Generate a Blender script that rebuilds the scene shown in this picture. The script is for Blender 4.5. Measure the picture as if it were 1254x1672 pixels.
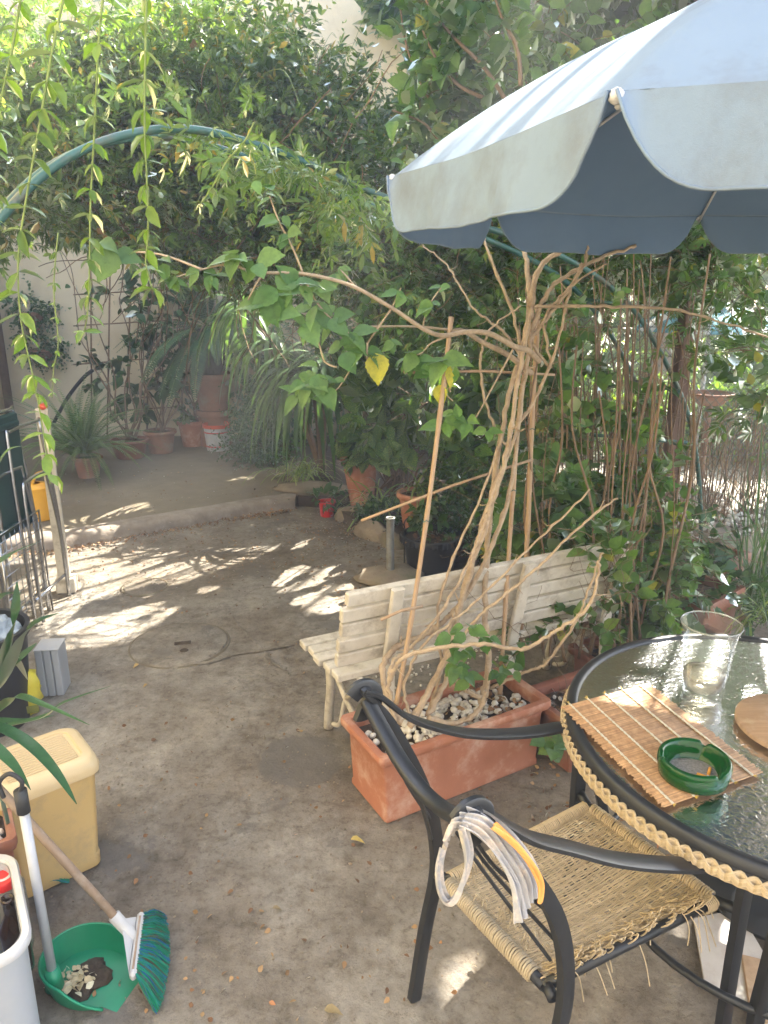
import bpy, math, random
import numpy as np
from math import sin, cos, pi, radians, sqrt, atan2
random.seed(7); RS = np.random.RandomState(11)
for o in list(bpy.data.objects): bpy.data.objects.remove(o)
SC = bpy.context.scene; COL = SC.collection

# ------------------------------------------------------------------ camera
CAM_H = 1.9; PITCH = 17.0; FPX = 1672*26/36
cd = bpy.data.cameras.new('camera'); cam = bpy.data.objects.new('camera', cd); COL.objects.link(cam)
cam.location = (0, 0, CAM_H); cam.rotation_euler = (radians(90-PITCH), 0, 0)
cd.sensor_fit = 'VERTICAL'; cd.sensor_height = 36; cd.lens = 26; cd.clip_end = 400; cd.clip_start = .05
SC.camera = cam
# ------------------------------------------------------------------ light
SUN_AZ = radians(38); SUN_EL = radians(43)
SD = np.array([sin(SUN_AZ)*cos(SUN_EL), cos(SUN_AZ)*cos(SUN_EL), sin(SUN_EL)])
w = bpy.data.worlds.new('World'); SC.world = w; w.use_nodes = True
nt = w.node_tree; nt.nodes.clear()
sky = nt.nodes.new('ShaderNodeTexSky'); sky.sky_type = 'NISHITA'; sky.sun_disc = False
sky.sun_elevation = SUN_EL; sky.sun_rotation = SUN_AZ; sky.air_density = 1.0; sky.dust_density = 2.5; sky.ozone_density = .6
bg = nt.nodes.new('ShaderNodeBackground'); bg.inputs[1].default_value = .15
wo = nt.nodes.new('ShaderNodeOutputWorld'); nt.links.new(sky.outputs[0], bg.inputs[0]); nt.links.new(bg.outputs[0], wo.inputs[0])
sl = bpy.data.lights.new('sun', 'SUN'); sl.energy = 5.0; sl.angle = radians(.45); sl.color = (1, .94, .84)
so = bpy.data.objects.new('sun', sl); COL.objects.link(so)
so.rotation_euler = (pi/2-SUN_EL, 0, pi-SUN_AZ); so.location = (6, 8, 9)
vs = SC.view_settings; SC.display_settings.display_device = 'sRGB'
vs.view_transform = 'Standard'; vs.look = 'None'; vs.gamma = 1; vs.use_curve_mapping = False; vs.exposure = 2.95
SC.render.engine = 'CYCLES'
SC.cycles.max_bounces = 8; SC.cycles.transparent_max_bounces = 16; SC.cycles.transmission_bounces = 6
SC.cycles.diffuse_bounces = 4

# ------------------------------------------------------------------ place helpers
_c, _s = cos(radians(PITCH)), sin(radians(PITCH))
def ray(px, py):
    x = px-627; y = py-836
    return np.array([x, FPX*_c - y*_s, -(FPX*_s + y*_c)])
def G(px, py, z=0.0):
    r = ray(px, py); t = (z-CAM_H)/r[2]; return np.array([r[0]*t, r[1]*t, z])
def R(px, py, Y):
    r = ray(px, py); t = Y/r[1]; return np.array([r[0]*t, Y, CAM_H + r[2]*t])

# ------------------------------------------------------------------ objects helpers
def setp(o, label=None, cat=None, group=None, kind=None):
    if label: o['label'] = label
    if cat: o['category'] = cat
    if group: o['group'] = group
    if kind: o['kind'] = kind
    return o
def thing(name, label, cat, loc=(0, 0, 0), group=None):
    o = bpy.data.objects.new(name, None); COL.objects.link(o)
    o.location = [float(v) for v in loc]; o.empty_display_size = .05
    return setp(o, label, cat, group)
def origin(o):
    v = np.zeros(3)
    while o is not None: v = v+np.array(o.location); o = o.parent
    return v
def link(name, me, parent=None, loc=None, mat=None):
    if mat is not None and not me.materials: me.materials.append(mat)
    o = bpy.data.objects.new(name, me); COL.objects.link(o)
    if parent is not None: o.parent = parent
    if loc is not None: o.location = [float(v) for v in loc]
    return o
def raw_mesh(name, V, F4, mat, smooth=False, F3=None):
    """V (n,3); F4 (m,4) quads; F3 (k,3) tris."""
    me = bpy.data.meshes.new(name); V = np.asarray(V, dtype=np.float32)
    F4 = np.asarray(F4 if F4 is not None else np.zeros((0, 4)), dtype=np.int32).reshape(-1, 4)
    F3 = np.asarray(F3 if F3 is not None else np.zeros((0, 3)), dtype=np.int32).reshape(-1, 3)
    n4, n3 = len(F4), len(F3)
    me.vertices.add(len(V)); me.vertices.foreach_set('co', V.ravel())
    me.loops.add(n4*4+n3*3); me.loops.foreach_set('vertex_index', np.concatenate([F4.ravel(), F3.ravel()]))
    me.polygons.add(n4+n3)
    st = np.concatenate([np.arange(n4)*4, n4*4+np.arange(n3)*3]).astype(np.int32)
    me.polygons.foreach_set('loop_start', st)
    if smooth: me.polygons.foreach_set('use_smooth', np.ones(n4+n3, dtype=bool))
    me.update(calc_edges=True); me.validate()
    if mat is not None: me.materials.append(mat)
    return me

class MB:
    def __init__(s): s.v = []; s.f = []
    def add(s, vs, fs):
        n = len(s.v); s.v += [tuple(float(c) for c in v) for v in vs]; s.f += [tuple(i+n for i in f) for f in fs]; return s
    def box(s, c, size, rz=0, M=None, bev=0.0, taper=1.0):
        hx, hy, hz = size[0]/2, size[1]/2, size[2]/2
        if bev <= 0:
            vs = [(x*hx*(taper if z < 0 else 1), y*hy*(taper if z < 0 else 1), z*hz) for x, y, z in
                  ((-1,-1,-1),(1,-1,-1),(1,1,-1),(-1,1,-1),(-1,-1,1),(1,-1,1),(1,1,1),(-1,1,1))]
            fs = [(0,3,2,1),(4,5,6,7),(0,1,5,4),(1,2,6,5),(2,3,7,6),(3,0,4,7)]
        else:   # chamfered box: 24 verts
            b = min(bev, hx*.9, hy*.9, hz*.9); vs = []; idx = {}
            for sx in (-1, 1):
                for sy in (-1, 1):
                    for sz in (-1, 1):
                        for a in range(3):
                            p = [sx*(hx-b), sy*(hy-b), sz*(hz-b)]; p[a] = (sx*hx, sy*hy, sz*hz)[a]
                            if sz < 0: p[0] *= taper; p[1] *= taper
                            idx[(sx, sy, sz, a)] = len(vs); vs.append(tuple(p))
            fs = []
            def q(*k): fs.append(tuple(idx[i] for i in k))
            for sg in (-1, 1):
                q((sg,-1,-1,0),(sg,1,-1,0),(sg,1,1,0),(sg,-1,1,0)); q((-1,sg,-1,1),(1,sg,-1,1),(1,sg,1,1),(-1,sg,1,1)); q((-1,-1,sg,2),(1,-1,sg,2),(1,1,sg,2),(-1,1,sg,2))
            for a in (-1, 1):
                for c_ in (-1, 1):
                    q((a,c_,-1,0),(a,c_,1,0),(a,c_,1,1),(a,c_,-1,1))
                    q((a,-1,c_,0),(a,1,c_,0),(a,1,c_,2),(a,-1,c_,2))
                    q((-1,a,c_,1),(1,a,c_,1),(1,a,c_,2),(-1,a,c_,2))
                    for d in (-1, 1): q((a,c_,d,0),(a,c_,d,1),(a,c_,d,2))
        if M is None:
            cr, sr = cos(rz), sin(rz)
            vs = [(x*cr-y*sr+c[0], x*sr+y*cr+c[1], z+c[2]) for x, y, z in vs]
        else:
            M = np.asarray(M); vs = [tuple(M @ np.array(v)+np.array(c)) for v in vs]
        return s.add(vs, fs)
    def tube(s, pts, r, n=8, caps=True, flat=None, up=None):
        """r: number or list; flat=(a,b) gives an elliptic/rect strap section oriented by up."""
        P = [np.array(p, dtype=float) for p in pts]; K = len(P)
        rr = list(r) if isinstance(r, (list, tuple, np.ndarray)) else [r]*K
        vs = []; fs = []
        prev = None
        for i in range(K):
            t = P[min(i+1, K-1)]-P[max(i-1, 0)]; t = t/(np.linalg.norm(t)+1e-12)
            if up is not None: ref = np.array(up, dtype=float)
            elif prev is not None: ref = prev
            else: ref = np.array([0, 0, 1.]) if abs(t[2]) < .9 else np.array([1., 0, 0])
            b = ref-t*np.dot(ref, t)
            if np.linalg.norm(b) < 1e-4: b = np.cross(t, np.array([.3, .7, .2]))
            b /= np.linalg.norm(b); a = np.cross(t, b)
            prev = b
            if flat:
                for (ka, kb) in ((-1,-.6),(-.8,-1),(.8,-1),(1,-.6),(1,.6),(.8,1),(-.8,1),(-1,.6)):
                    vs.append(P[i]+a*ka*flat[0]*rr[i]+b*kb*flat[1]*rr[i])
            else:
                for k in range(n):
                    an = 2*pi*k/n; vs.append(P[i]+(a*cos(an)+b*sin(an))*rr[i])
        m = 8 if flat else n
        for i in range(K-1):
            for k in range(m):
                k2 = (k+1) % m; fs.append((i*m+k, i*m+k2, (i+1)*m+k2, (i+1)*m+k))
        if caps: fs.append(tuple(range(m))[::-1]); fs.append(tuple((K-1)*m+k for k in range(m)))
        return s.add(vs, fs)
    def lathe(s, prof, c=(0, 0, 0), n=28, caps=False, sx=1.0, sy=1.0, rz=0, tilt=0, taz=0, wob=0):
        vs = []; fs = []; K = len(prof)
        T = np.eye(3)
        if tilt:
            ax = np.array([cos(taz), sin(taz), 0]); k = np.array([[0,-ax[2],ax[1]],[ax[2],0,-ax[0]],[-ax[1],ax[0],0]])
            T = np.eye(3)+sin(tilt)*k+(1-cos(tilt))*k@k
        for i, (r, z) in enumerate(prof):
            for k in range(n):
                a = 2*pi*k/n; rw = r*(1+wob*sin(3*a+z*9))
                x, y = rw*cos(a)*sx, rw*sin(a)*sy
                p = T @ np.array([x*cos(rz)-y*sin(rz), x*sin(rz)+y*cos(rz), z]); vs.append(p+np.array(c))
        for i in range(K-1):
            for k in range(n):
                k2 = (k+1) % n; fs.append((i*n+k, i*n+k2, (i+1)*n+k2, (i+1)*n+k))
        if caps: fs.append(tuple(range(n))[::-1]); fs.append(tuple((K-1)*n+k for k in range(n)))
        return s.add(vs, fs)
    def grid(s, fn, nu, nv, closed_u=False):
        vs = [fn(i/nu, j/nv) for i in range(nu+(0 if closed_u else 1)) for j in range(nv+1)]
        fs = []; nn = nu if closed_u else nu+1
        for i in range(nu):
            for j in range(nv):
                a = i*(nv+1)+j; b = ((i+1) % nn)*(nv+1)+j; fs.append((a, b, b+1, a+1))
        return s.add(vs, fs)
    def blob(s, c, r, sq=1.0, rz=0, seed=0, n=7, m=5):
        rd = random.Random(seed); vs = []; fs = []; rx, ry, rh = r if hasattr(r, '__len__') else (r, r, r*sq)
        for i in range(m+1):
            ph = pi*i/m
            for k in range(n):
                a = 2*pi*k/n; j = 1+rd.uniform(-.14, .14) if 0 < i < m else 1
                x, y, z = rx*sin(ph)*cos(a)*j, ry*sin(ph)*sin(a)*j, rh*cos(ph)*j
                vs.append((x*cos(rz)-y*sin(rz)+c[0], x*sin(rz)+y*cos(rz)+c[1], z+c[2]))
        for i in range(m):
            for k in range(n):
                k2 = (k+1) % n; fs.append((i*n+k, (i+1)*n+k, (i+1)*n+k2, i*n+k2))
        return s.add(vs, fs)
    def build(s, name, mat, parent=None, smooth=False, label=None, cat=None, group=None, kind=None, auto=None):
        V = np.array(s.v, dtype=float)
        if parent is not None: V = V-origin(parent)
        me = bpy.data.meshes.new(name); me.from_pydata(V.tolist(), [], s.f); me.update()
        if smooth or auto is not None:
            me.polygons.foreach_set('use_smooth', [True]*len(me.polygons))
            if auto is not None:
                try: me.set_sharp_from_angle(angle=radians(auto))
                except Exception: pass
        me.materials.append(mat)
        o = bpy.data.objects.new(name, me); COL.objects.link(o)
        if parent is not None: o.parent = parent
        return setp(o, label, cat, group, kind)

def spline(pts, n=6):
    """Catmull-Rom through points, n samples per span."""
    P = [np.array(p, dtype=float) for p in pts]; out = []
    for i in range(len(P)-1):
        p0 = P[max(i-1, 0)]; p1 = P[i]; p2 = P[i+1]; p3 = P[min(i+2, len(P)-1)]
        for k in range(n):
            t = k/n; out.append(.5*((2*p1)+(-p0+p2)*t+(2*p0-5*p1+4*p2-p3)*t*t+(-p0+3*p1-3*p2+p3)*t**3))
    out.append(P[-1]); return out

# ------------------------------------------------------------------ materials
def _n(nt, t, **kw):
    n = nt.nodes.new(t)
    for k, v in kw.items(): setattr(n, k, v)
    return n
def ramp(nt, fac, stops):
    r = _n(nt, 'ShaderNodeValToRGB'); el = r.color_ramp.elements
    while len(el) > 1: el.remove(el[-1])
    el[0].position = stops[0][0]; el[0].color = (*stops[0][1], 1)
    for p, c in stops[1:]:
        e = el.new(p); e.color = (*c, 1)
    nt.links.new(fac, r.inputs[0]); return r.outputs[0]
def noise(nt, scale, detail=4, rough=.6, vec=None, dist=0.0, mapping=None):
    n = _n(nt, 'ShaderNodeTexNoise'); n.inputs['Scale'].default_value = scale; n.inputs['Detail'].default_value = detail
    n.inputs['Roughness'].default_value = rough; n.inputs['Distortion'].default_value = dist
    if vec is None:
        tc = _n(nt, 'ShaderNodeNewGeometry'); vec = tc.outputs['Position']
    if mapping:
        mp = _n(nt, 'ShaderNodeMapping'); mp.inputs['Scale'].default_value = mapping; nt.links.new(vec, mp.inputs[0]); vec = mp.outputs[0]
    nt.links.new(vec, n.inputs['Vector']); return n.outputs['Fac']
def mixc(nt, fac, a, b, mode='MIX'):
    m = _n(nt, 'ShaderNodeMix', data_type='RGBA', blend_type=mode)
    for sock, v in ((m.inputs['Factor'], fac), (m.inputs['A'], a), (m.inputs['B'], b)):
        if hasattr(v, 'is_linked'): nt.links.new(v, sock)
        elif isinstance(v, tuple): sock.default_value = (*v, 1)
        else: sock.default_value = v
    if isinstance(a, tuple): m.inputs[6].default_value = (*a, 1)
    if isinstance(b, tuple): m.inputs[7].default_value = (*b, 1)
    return m.outputs[2]
def mlink(nt, m, a, b, fac, mode='MIX'):
    x = _n(nt, 'ShaderNodeMix', data_type='RGBA', blend_type=mode)
    for i, v in ((0, fac), (6, a), (7, b)):
        if isinstance(v, tuple): x.inputs[i].default_value = (*v, 1)
        elif isinstance(v, (int, float)): x.inputs[i].default_value = v
        else: nt.links.new(v, x.inputs[i])
    return x.outputs[2]
def newmat(name):
    m = bpy.data.materials.new(name); m.use_nodes = True; nt = m.node_tree
    b = nt.nodes['Principled BSDF']; return m, nt, b
def bumpit(nt, b, h, strength=.3, dist=.01, sock='Normal'):
    bp = _n(nt, 'ShaderNodeBump'); bp.inputs['Strength'].default_value = strength; bp.inputs['Distance'].default_value = dist
    nt.links.new(h, bp.inputs['Height']); nt.links.new(bp.outputs[0], b.inputs[sock]); return bp
def mat(name, c1, c2=None, scale=8, rough=.6, bump=.2, bscale=None, metal=0, spec=.5, dist=.004, stain=None, sscale=3, mapping=None, isl=0):
    m, nt, b = newmat(name)
    c2 = c2 or tuple(v*.7 for v in c1)
    f = noise(nt, scale, 6, .65, mapping=mapping)
    col = ramp(nt, f, [(.3, c2), (.7, c1)])
    if stain:
        f2 = noise(nt, sscale, 8, .7); k = _n(nt, 'ShaderNodeMapRange'); nt.links.new(f2, k.inputs[0])
        k.inputs[1].default_value = .5; k.inputs[2].default_value = .68; col = mlink(nt, m, col, stain, k.outputs[0])
    if isl:
        g = _n(nt, 'ShaderNodeNewGeometry'); hs = _n(nt, 'ShaderNodeHueSaturation'); mr = _n(nt, 'ShaderNodeMapRange')
        nt.links.new(g.outputs['Random Per Island'], mr.inputs[0]); mr.inputs[3].default_value = 1-isl; mr.inputs[4].default_value = 1+isl
        nt.links.new(mr.outputs[0], hs.inputs['Value']); nt.links.new(col, hs.inputs['Color']); col = hs.outputs[0]
    nt.links.new(col, b.inputs['Base Color'])
    b.inputs['Roughness'].default_value = rough; b.inputs['Metallic'].default_value = metal
    b.inputs['Specular IOR Level'].default_value = spec
    if bump:
        bumpit(nt, b, noise(nt, bscale or scale*4, 6, .7, mapping=mapping), bump, dist)
    return m
def leafmat(name, c1, c2, c3=None, trans=.35, gloss=.35, odd=None, spots=None, tr=None):
    m, nt, b = newmat(name); nt.nodes.remove(b); out = [n for n in nt.nodes if n.type == 'OUTPUT_MATERIAL'][0]
    g = _n(nt, 'ShaderNodeNewGeometry'); oi = _n(nt, 'ShaderNodeObjectInfo')
    ad = _n(nt, 'ShaderNodeMath', operation='ADD'); nt.links.new(g.outputs['Random Per Island'], ad.inputs[0]); nt.links.new(oi.outputs['Random'], ad.inputs[1])
    fr = _n(nt, 'ShaderNodeMath', operation='FRACT'); nt.links.new(ad.outputs[0], fr.inputs[0])
    st = [(0, c1), (.5, c2), (.93, c3 or c2)]
    if odd: st += [(.982, odd)]
    col = ramp(nt, fr.outputs[0], st)
    big = noise(nt, 1.6, 3, .5)
    col = mlink(nt, m, col, ramp(nt, big, [(.35, (.62, .62, .62)), (.65, (1.25, 1.25, 1.1))]), 1.0, 'MULTIPLY')
    fine = noise(nt, 55, 4, .7); col = mlink(nt, m, col, ramp(nt, fine, [(.3, (.72, .74, .7)), (.5, (1, 1, 1)), (.7, (1.25, 1.2, 1.1))]), .8, 'MULTIPLY')
    if spots:
        v = _n(nt, 'ShaderNodeTexVoronoi'); v.inputs['Scale'].default_value = 130; nt.links.new(g.outputs['Position'], v.inputs['Vector'])
        col = mlink(nt, m, col, spots, ramp(nt, v.outputs['Distance'], [(.2, (1, 1, 1)), (.36, (0, 0, 0))]))
    d = _n(nt, 'ShaderNodeBsdfDiffuse'); nt.links.new(col, d.inputs[0])
    t = _n(nt, 'ShaderNodeBsdfTranslucent')
    tc = mlink(nt, m, col, tr or (1.6, 1.7, .5), 1.0, 'MULTIPLY'); nt.links.new(tc, t.inputs[0])
    mx = _n(nt, 'ShaderNodeMixShader'); mx.inputs[0].default_value = trans
    nt.links.new(d.outputs[0], mx.inputs[1]); nt.links.new(t.outputs[0], mx.inputs[2])
    gl = _n(nt, 'ShaderNodeBsdfGlossy'); gl.inputs['Roughness'].default_value = gloss; gl.inputs[0].default_value = (.9, .95, .9, 1)
    fz = _n(nt, 'ShaderNodeFresnel'); fz.inputs[0].default_value = 1.42
    fm = _n(nt, 'ShaderNodeMath', operation='MULTIPLY'); fm.inputs[1].default_value = .55; nt.links.new(fz.outputs[0], fm.inputs[0])
    m2 = _n(nt, 'ShaderNodeMixShader'); nt.links.new(fm.outputs[0], m2.inputs[0]); nt.links.new(mx.outputs[0], m2.inputs[1]); nt.links.new(gl.outputs[0], m2.inputs[2])
    nt.links.new(m2.outputs[0], out.inputs[0]); return m
def glassmat(name, tint, rough=.03, bump=0, bscale=60, ior=1.5, dens=0):
    m, nt, b = newmat(name); nt.nodes.remove(b); out = [n for n in nt.nodes if n.type == 'OUTPUT_MATERIAL'][0]
    t = _n(nt, 'ShaderNodeBsdfTransparent'); t.inputs[0].default_value = (*tint, 1)
    g = _n(nt, 'ShaderNodeBsdfGlossy'); g.inputs['Roughness'].default_value = rough
    f = _n(nt, 'ShaderNodeFresnel'); f.inputs[0].default_value = ior
    src = t.outputs[0]
    if dens:
        d = _n(nt, 'ShaderNodeBsdfDiffuse'); d.inputs[0].default_value = (*[min(1, v) for v in tint], 1)
        mm = _n(nt, 'ShaderNodeMixShader'); mm.inputs[0].default_value = dens; nt.links.new(t.outputs[0], mm.inputs[1]); nt.links.new(d.outputs[0], mm.inputs[2]); src = mm.outputs[0]
    mu = _n(nt, 'ShaderNodeMath', operation='MULTIPLY'); mu.inputs[1].default_value = .3 if ior < 1.3 else 1; nt.links.new(f.outputs[0], mu.inputs[0])
    x = _n(nt, 'ShaderNodeMixShader'); nt.links.new(mu.outputs[0], x.inputs[0]); nt.links.new(src, x.inputs[1]); nt.links.new(g.outputs[0], x.inputs[2])
    if bump:
        bp = _n(nt, 'ShaderNodeBump'); bp.inputs['Strength'].default_value = bump; bp.inputs['Distance'].default_value = .004
        nt.links.new(noise(nt, bscale, 2, .5, dist=.6), bp.inputs['Height'])
        nt.links.new(bp.outputs[0], g.inputs['Normal']); nt.links.new(bp.outputs[0], f.inputs['Normal'])
    nt.links.new(x.outputs[0], out.inputs[0]); return m

M = {}
# patio concrete: brown dirt over grey cement, stains, grit
m, nt, b = newmat('concrete_patio')
f1 = noise(nt, .9, 8, .62, dist=.3); f2 = noise(nt, 4.5, 10, .7); f3 = noise(nt, 55, 5, .75); f4 = noise(nt, 14, 8, .7)
c = ramp(nt, f1, [(.32, (.185, .155, .12)), (.45, (.25, .215, .17)), (.55, (.31, .28, .235)), (.72, (.37, .345, .305))])
c = mlink(nt, m, c, ramp(nt, f2, [(.3, (.5, .46, .42)), (.48, (.88, .87, .85)), (.7, (1.22, 1.2, 1.18))]), .9, 'MULTIPLY')
c = mlink(nt, m, c, ramp(nt, f4, [(.33, (.6, .56, .5)), (.5, (1, 1, 1)), (.72, (1.2, 1.2, 1.2))]), .7, 'MULTIPLY')
f6 = noise(nt, 24, 10, .8, dist=.4); c = mlink(nt, m, c, ramp(nt, f6, [(.36, (.5, .47, .43)), (.46, (.95, .94, .93)), (.56, (1.02, 1.02, 1.02)), (.66, (1.3, 1.28, 1.25))]), .75, 'MULTIPLY')
c = mlink(nt, m, c, ramp(nt, f3, [(.3, (.45, .42, .4)), (.45, (1, 1, 1)), (.64, (1, 1, 1)), (.74, (1.35, 1.33, 1.3))]), .75, 'MULTIPLY')
vo = _n(nt, 'ShaderNodeTexVoronoi', feature='DISTANCE_TO_EDGE'); vo.inputs['Scale'].default_value = .62
g = _n(nt, 'ShaderNodeNewGeometry'); nd = _n(nt, 'ShaderNodeTexNoise'); nd.inputs['Scale'].default_value = 2.2; nd.inputs['Detail'].default_value = 7; nt.links.new(g.outputs['Position'], nd.inputs['Vector'])
va = _n(nt, 'ShaderNodeVectorMath', operation='MULTIPLY_ADD'); nt.links.new(nd.outputs['Color'], va.inputs[0]); va.inputs[1].default_value = (.8, .8, 0); nt.links.new(g.outputs['Position'], va.inputs[2])
nt.links.new(va.outputs[0], vo.inputs['Vector'])
ck = ramp(nt, vo.outputs[0], [(.0, (.55, .5, .45)), (.006, (.85, .83, .8)), (.012, (1, 1, 1))])
c = mlink(nt, m, c, ck, .45, 'MULTIPLY')
# darker damp stains and mossy greenish tint
f5 = noise(nt, 1.7, 7, .68, dist=.2)
c = mlink(nt, m, c, (.165, .15, .13), ramp(nt, f5, [(.585, (0, 0, 0)), (.60, (.6, .6, .6))]))
pg_ = _n(nt, 'ShaderNodeVectorMath', operation='DISTANCE'); nt.links.new(g.outputs['Position'], pg_.inputs[0]); _pc = G(490, 1238); pg_.inputs[1].default_value = tuple(_pc)
ps_ = _n(nt, 'ShaderNodeMath', operation='MULTIPLY_ADD'); nt.links.new(f4, ps_.inputs[0]); ps_.inputs[1].default_value = .12; nt.links.new(pg_.outputs['Value'], ps_.inputs[2])
c = mlink(nt, m, c, (.155, .14, .12), ramp(nt, ps_.outputs[0], [(.23, (.75, .75, .75)), (.25, (0, 0, 0))]))
nt.links.new(c, b.inputs['Base Color']); b.inputs['Roughness'].default_value = .88; b.inputs['Specular IOR Level'].default_value = .25
hh = _n(nt, 'ShaderNodeMath', operation='ADD'); nt.links.new(noise(nt, 40, 8, .75), hh.inputs[0]); nt.links.new(f2, hh.inputs[1])
bumpit(nt, b, hh.outputs[0], .8, .016); M['concrete'] = m
M['step'] = mat('worn_cement_edge', (.34, .29, .24), (.2, .16, .12), 9, .9, .5, 40, dist=.01, stain=(.15, .12, .09))
M['mossy'] = mat('mossy_ground', (.20, .165, .105), (.13, .105, .065), 5, .95, .6, 50, dist=.01, stain=(.16, .13, .095))
M['soil'] = mat('potting_soil', (.10, .07, .045), (.035, .024, .016), 30, .95, .8, 80, dist=.01)
M['terra'] = mat('terracotta', (.46, .185, .105), (.37, .145, .08), 7, .75, .2, 90, stain=(.55, .36, .27), sscale=7, dist=.002)
M['terra_old'] = mat('old_terracotta', (.36, .175, .105), (.25, .12, .075), 7, .75, .25, 60, stain=(.30, .24, .18), sscale=6)
M['terra_brown'] = mat('brown_plastic_terracotta', (.30, .11, .065), (.22, .085, .05), 7, .5, .1, 60, stain=(.3, .17, .12), sscale=5)
M['plaster'] = mat('ochre_plaster', (.80, .72, .55), (.72, .63, .46), 1.2, .92, .35, 60, stain=(.66, .57, .41), sscale=1.1, dist=.006)
M['plaster2'] = mat('yellow_plaster', (.66, .54, .28), (.5, .4, .2), 1.5, .9, .3, 50, dist=.006)
M['white_wood'] = mat('white_painted_wood', (.66, .61, .52), (.52, .47, .38), 14, .65, .3, 45, stain=(.34, .29, .22), sscale=11, dist=.003, mapping=None)
M['black_metal'] = mat('black_painted_metal', (.022, .024, .027), (.014, .015, .017), 20, .42, .12, 120, spec=.55, dist=.001)
M['black_plastic'] = mat('black_plastic', (.03, .032, .036), (.018, .019, .021), 12, .5, .1, 80)
M['green_metal'] = mat('green_coated_tube', (.05, .14, .115), (.03, .09, .075), 10, .38, .1, 70, stain=(.12, .10, .06), sscale=9)
M['green_panel'] = mat('dark_green_panel', (.018, .06, .05), (.012, .04, .034), 5, .5, .1)
M['chrome'] = mat('brushed_steel', (.62, .63, .65), (.45, .46, .48), 30, .25, .05, metal=1)
M['galv'] = mat('galvanised_pipe', (.42, .43, .42), (.28, .29, .28), 14, .5, .2, 60, metal=.7, stain=(.24, .2, .15), sscale=10)
M['cane'] = mat('bamboo_cane', (.48, .33, .20), (.34, .215, .12), 25, .5, .25, 90, mapping=(1, 1, .15))
M['bark'] = mat('pale_bark', (.54, .42, .29), (.36, .265, .17), 34, .8, .8, 90, dist=.005, stain=(.27, .195, .13), sscale=15)
M['bark_grey'] = mat('grey_bark', (.25, .17, .11), (.14, .095, .06), 22, .85, .6, 80, dist=.005)
M['twig'] = mat('dry_twig', (.27, .18, .105), (.15, .095, .055), 20, .85, .3, isl=.35)
M['vine_green'] = mat('green_vine_stem', (.25, .33, .10), (.16, .22, .07), 20, .6, .1)
M['reed'] = mat('dry_reed', (.42, .29, .16), (.25, .16, .085), 12, .7, .2, isl=.4)
M['wicker'] = mat('wicker', (.60, .48, .31), (.46, .35, .20), 30, .45, .15, 150, isl=.16)
M['wicker_grey'] = mat('weathered_wicker', (.50, .42, .29), (.35, .28, .18), 30, .5, .15, 150, isl=.2)
M['mat_reed'] = mat('straw_mat', (.58, .37, .20), (.34, .19, .095), 60, .6, .3, 200, isl=.25, mapping=(1, .6, 1))
M['cord'] = mat('jute_cord', (.72, .69, .60), (.5, .47, .38), 150, .8, .3, 300)
M['stone'] = mat('white_pebble', (.80, .77, .70), (.5, .46, .4), 14, .6, .15, isl=.18)
M['rock'] = mat('rough_stone', (.36, .29, .21), (.20, .155, .11), 12, .9, .7, 40, dist=.015, stain=(.12, .12, .07))
M['cream'] = mat('cream_plastic', (.56, .39, .16), (.52, .36, .145), 3, .42, .06, 200, stain=(.43, .31, .15), sscale=9)
M['cream_lid'] = mat('pale_cream_plastic', (.62, .48, .27), (.57, .44, .245), 3, .42, .06, 200)
M['green_plastic'] = mat('green_plastic', (.012, .26, .13), (.010, .21, .105), 6, .38, .08, 120)
m, nt, b = newmat('green_bristle'); g = _n(nt, 'ShaderNodeNewGeometry')
nt.links.new(ramp(nt, g.outputs['Random Per Island'], [(0, (.008, .19, .10)), (.45, (.012, .26, .15)), (.6, (.02, .09, .30)), (.8, (.012, .22, .13)), (.97, (.10, .07, .04))]), b.inputs['Base Color'])
b.inputs['Roughness'].default_value = .55; b.inputs['Specular IOR Level'].default_value = .2; M['bristle'] = m
M['white_plastic'] = mat('white_plastic', (.55, .55, .55), (.46, .46, .46), 5, .4, .05, stain=(.5, .48, .44), sscale=14)
M['grey_plastic'] = mat('pale_grey_plastic', (.40, .43, .47), (.35, .38, .42), 4, .4, .06, stain=(.40, .42, .44), sscale=5)
M['alu'] = mat('painted_tube', (.48, .50, .54), (.42, .44, .47), 20, .35, .05, metal=.25)
M['wood_handle'] = mat('grey_wood_handle', (.33, .235, .16), (.2, .14, .095), 30, .65, .3, 90, mapping=(1, 1, .2), stain=(.36, .3, .24), sscale=16)
M['board'] = mat('worn_round_board', (.46, .31, .20), (.30, .19, .115), 22, .55, .35, 60, mapping=(.25, 3.0, 1), stain=(.50, .40, .29), sscale=9)
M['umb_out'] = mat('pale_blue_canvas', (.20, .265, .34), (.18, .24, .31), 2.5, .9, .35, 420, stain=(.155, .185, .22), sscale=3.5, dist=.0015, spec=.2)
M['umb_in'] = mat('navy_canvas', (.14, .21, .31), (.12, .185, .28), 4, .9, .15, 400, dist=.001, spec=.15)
M['red'] = mat('red_plastic', (.66, .025, .025), (.55, .02, .02), 6, .35, .05)
M['orange_red'] = mat('orange_red_plastic', (.72, .11, .05), (.6, .09, .04), 6, .4, .05)
M['yellow'] = mat('yellow_plastic', (.85, .42, .01), (.75, .36, .01), 6, .35, .05)
M['yellow_bag'] = mat('yellow_bag', (.72, .64, .06), (.6, .5, .04), 12, .35, .5, 20, dist=.01)
M['olive_print'] = mat('olive_print', (.18, .2, .04), None, 12, .4, 0)
M['brown_glass'] = mat('dark_brown_glass', (.03, .014, .008), None, 6, .12, 0)
M['cotton'] = mat('striped_cotton', (.43, .41, .38), (.33, .33, .35), 40, .9, .4, 260, stain=(.72, .60, .48), sscale=22, dist=.002)
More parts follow.
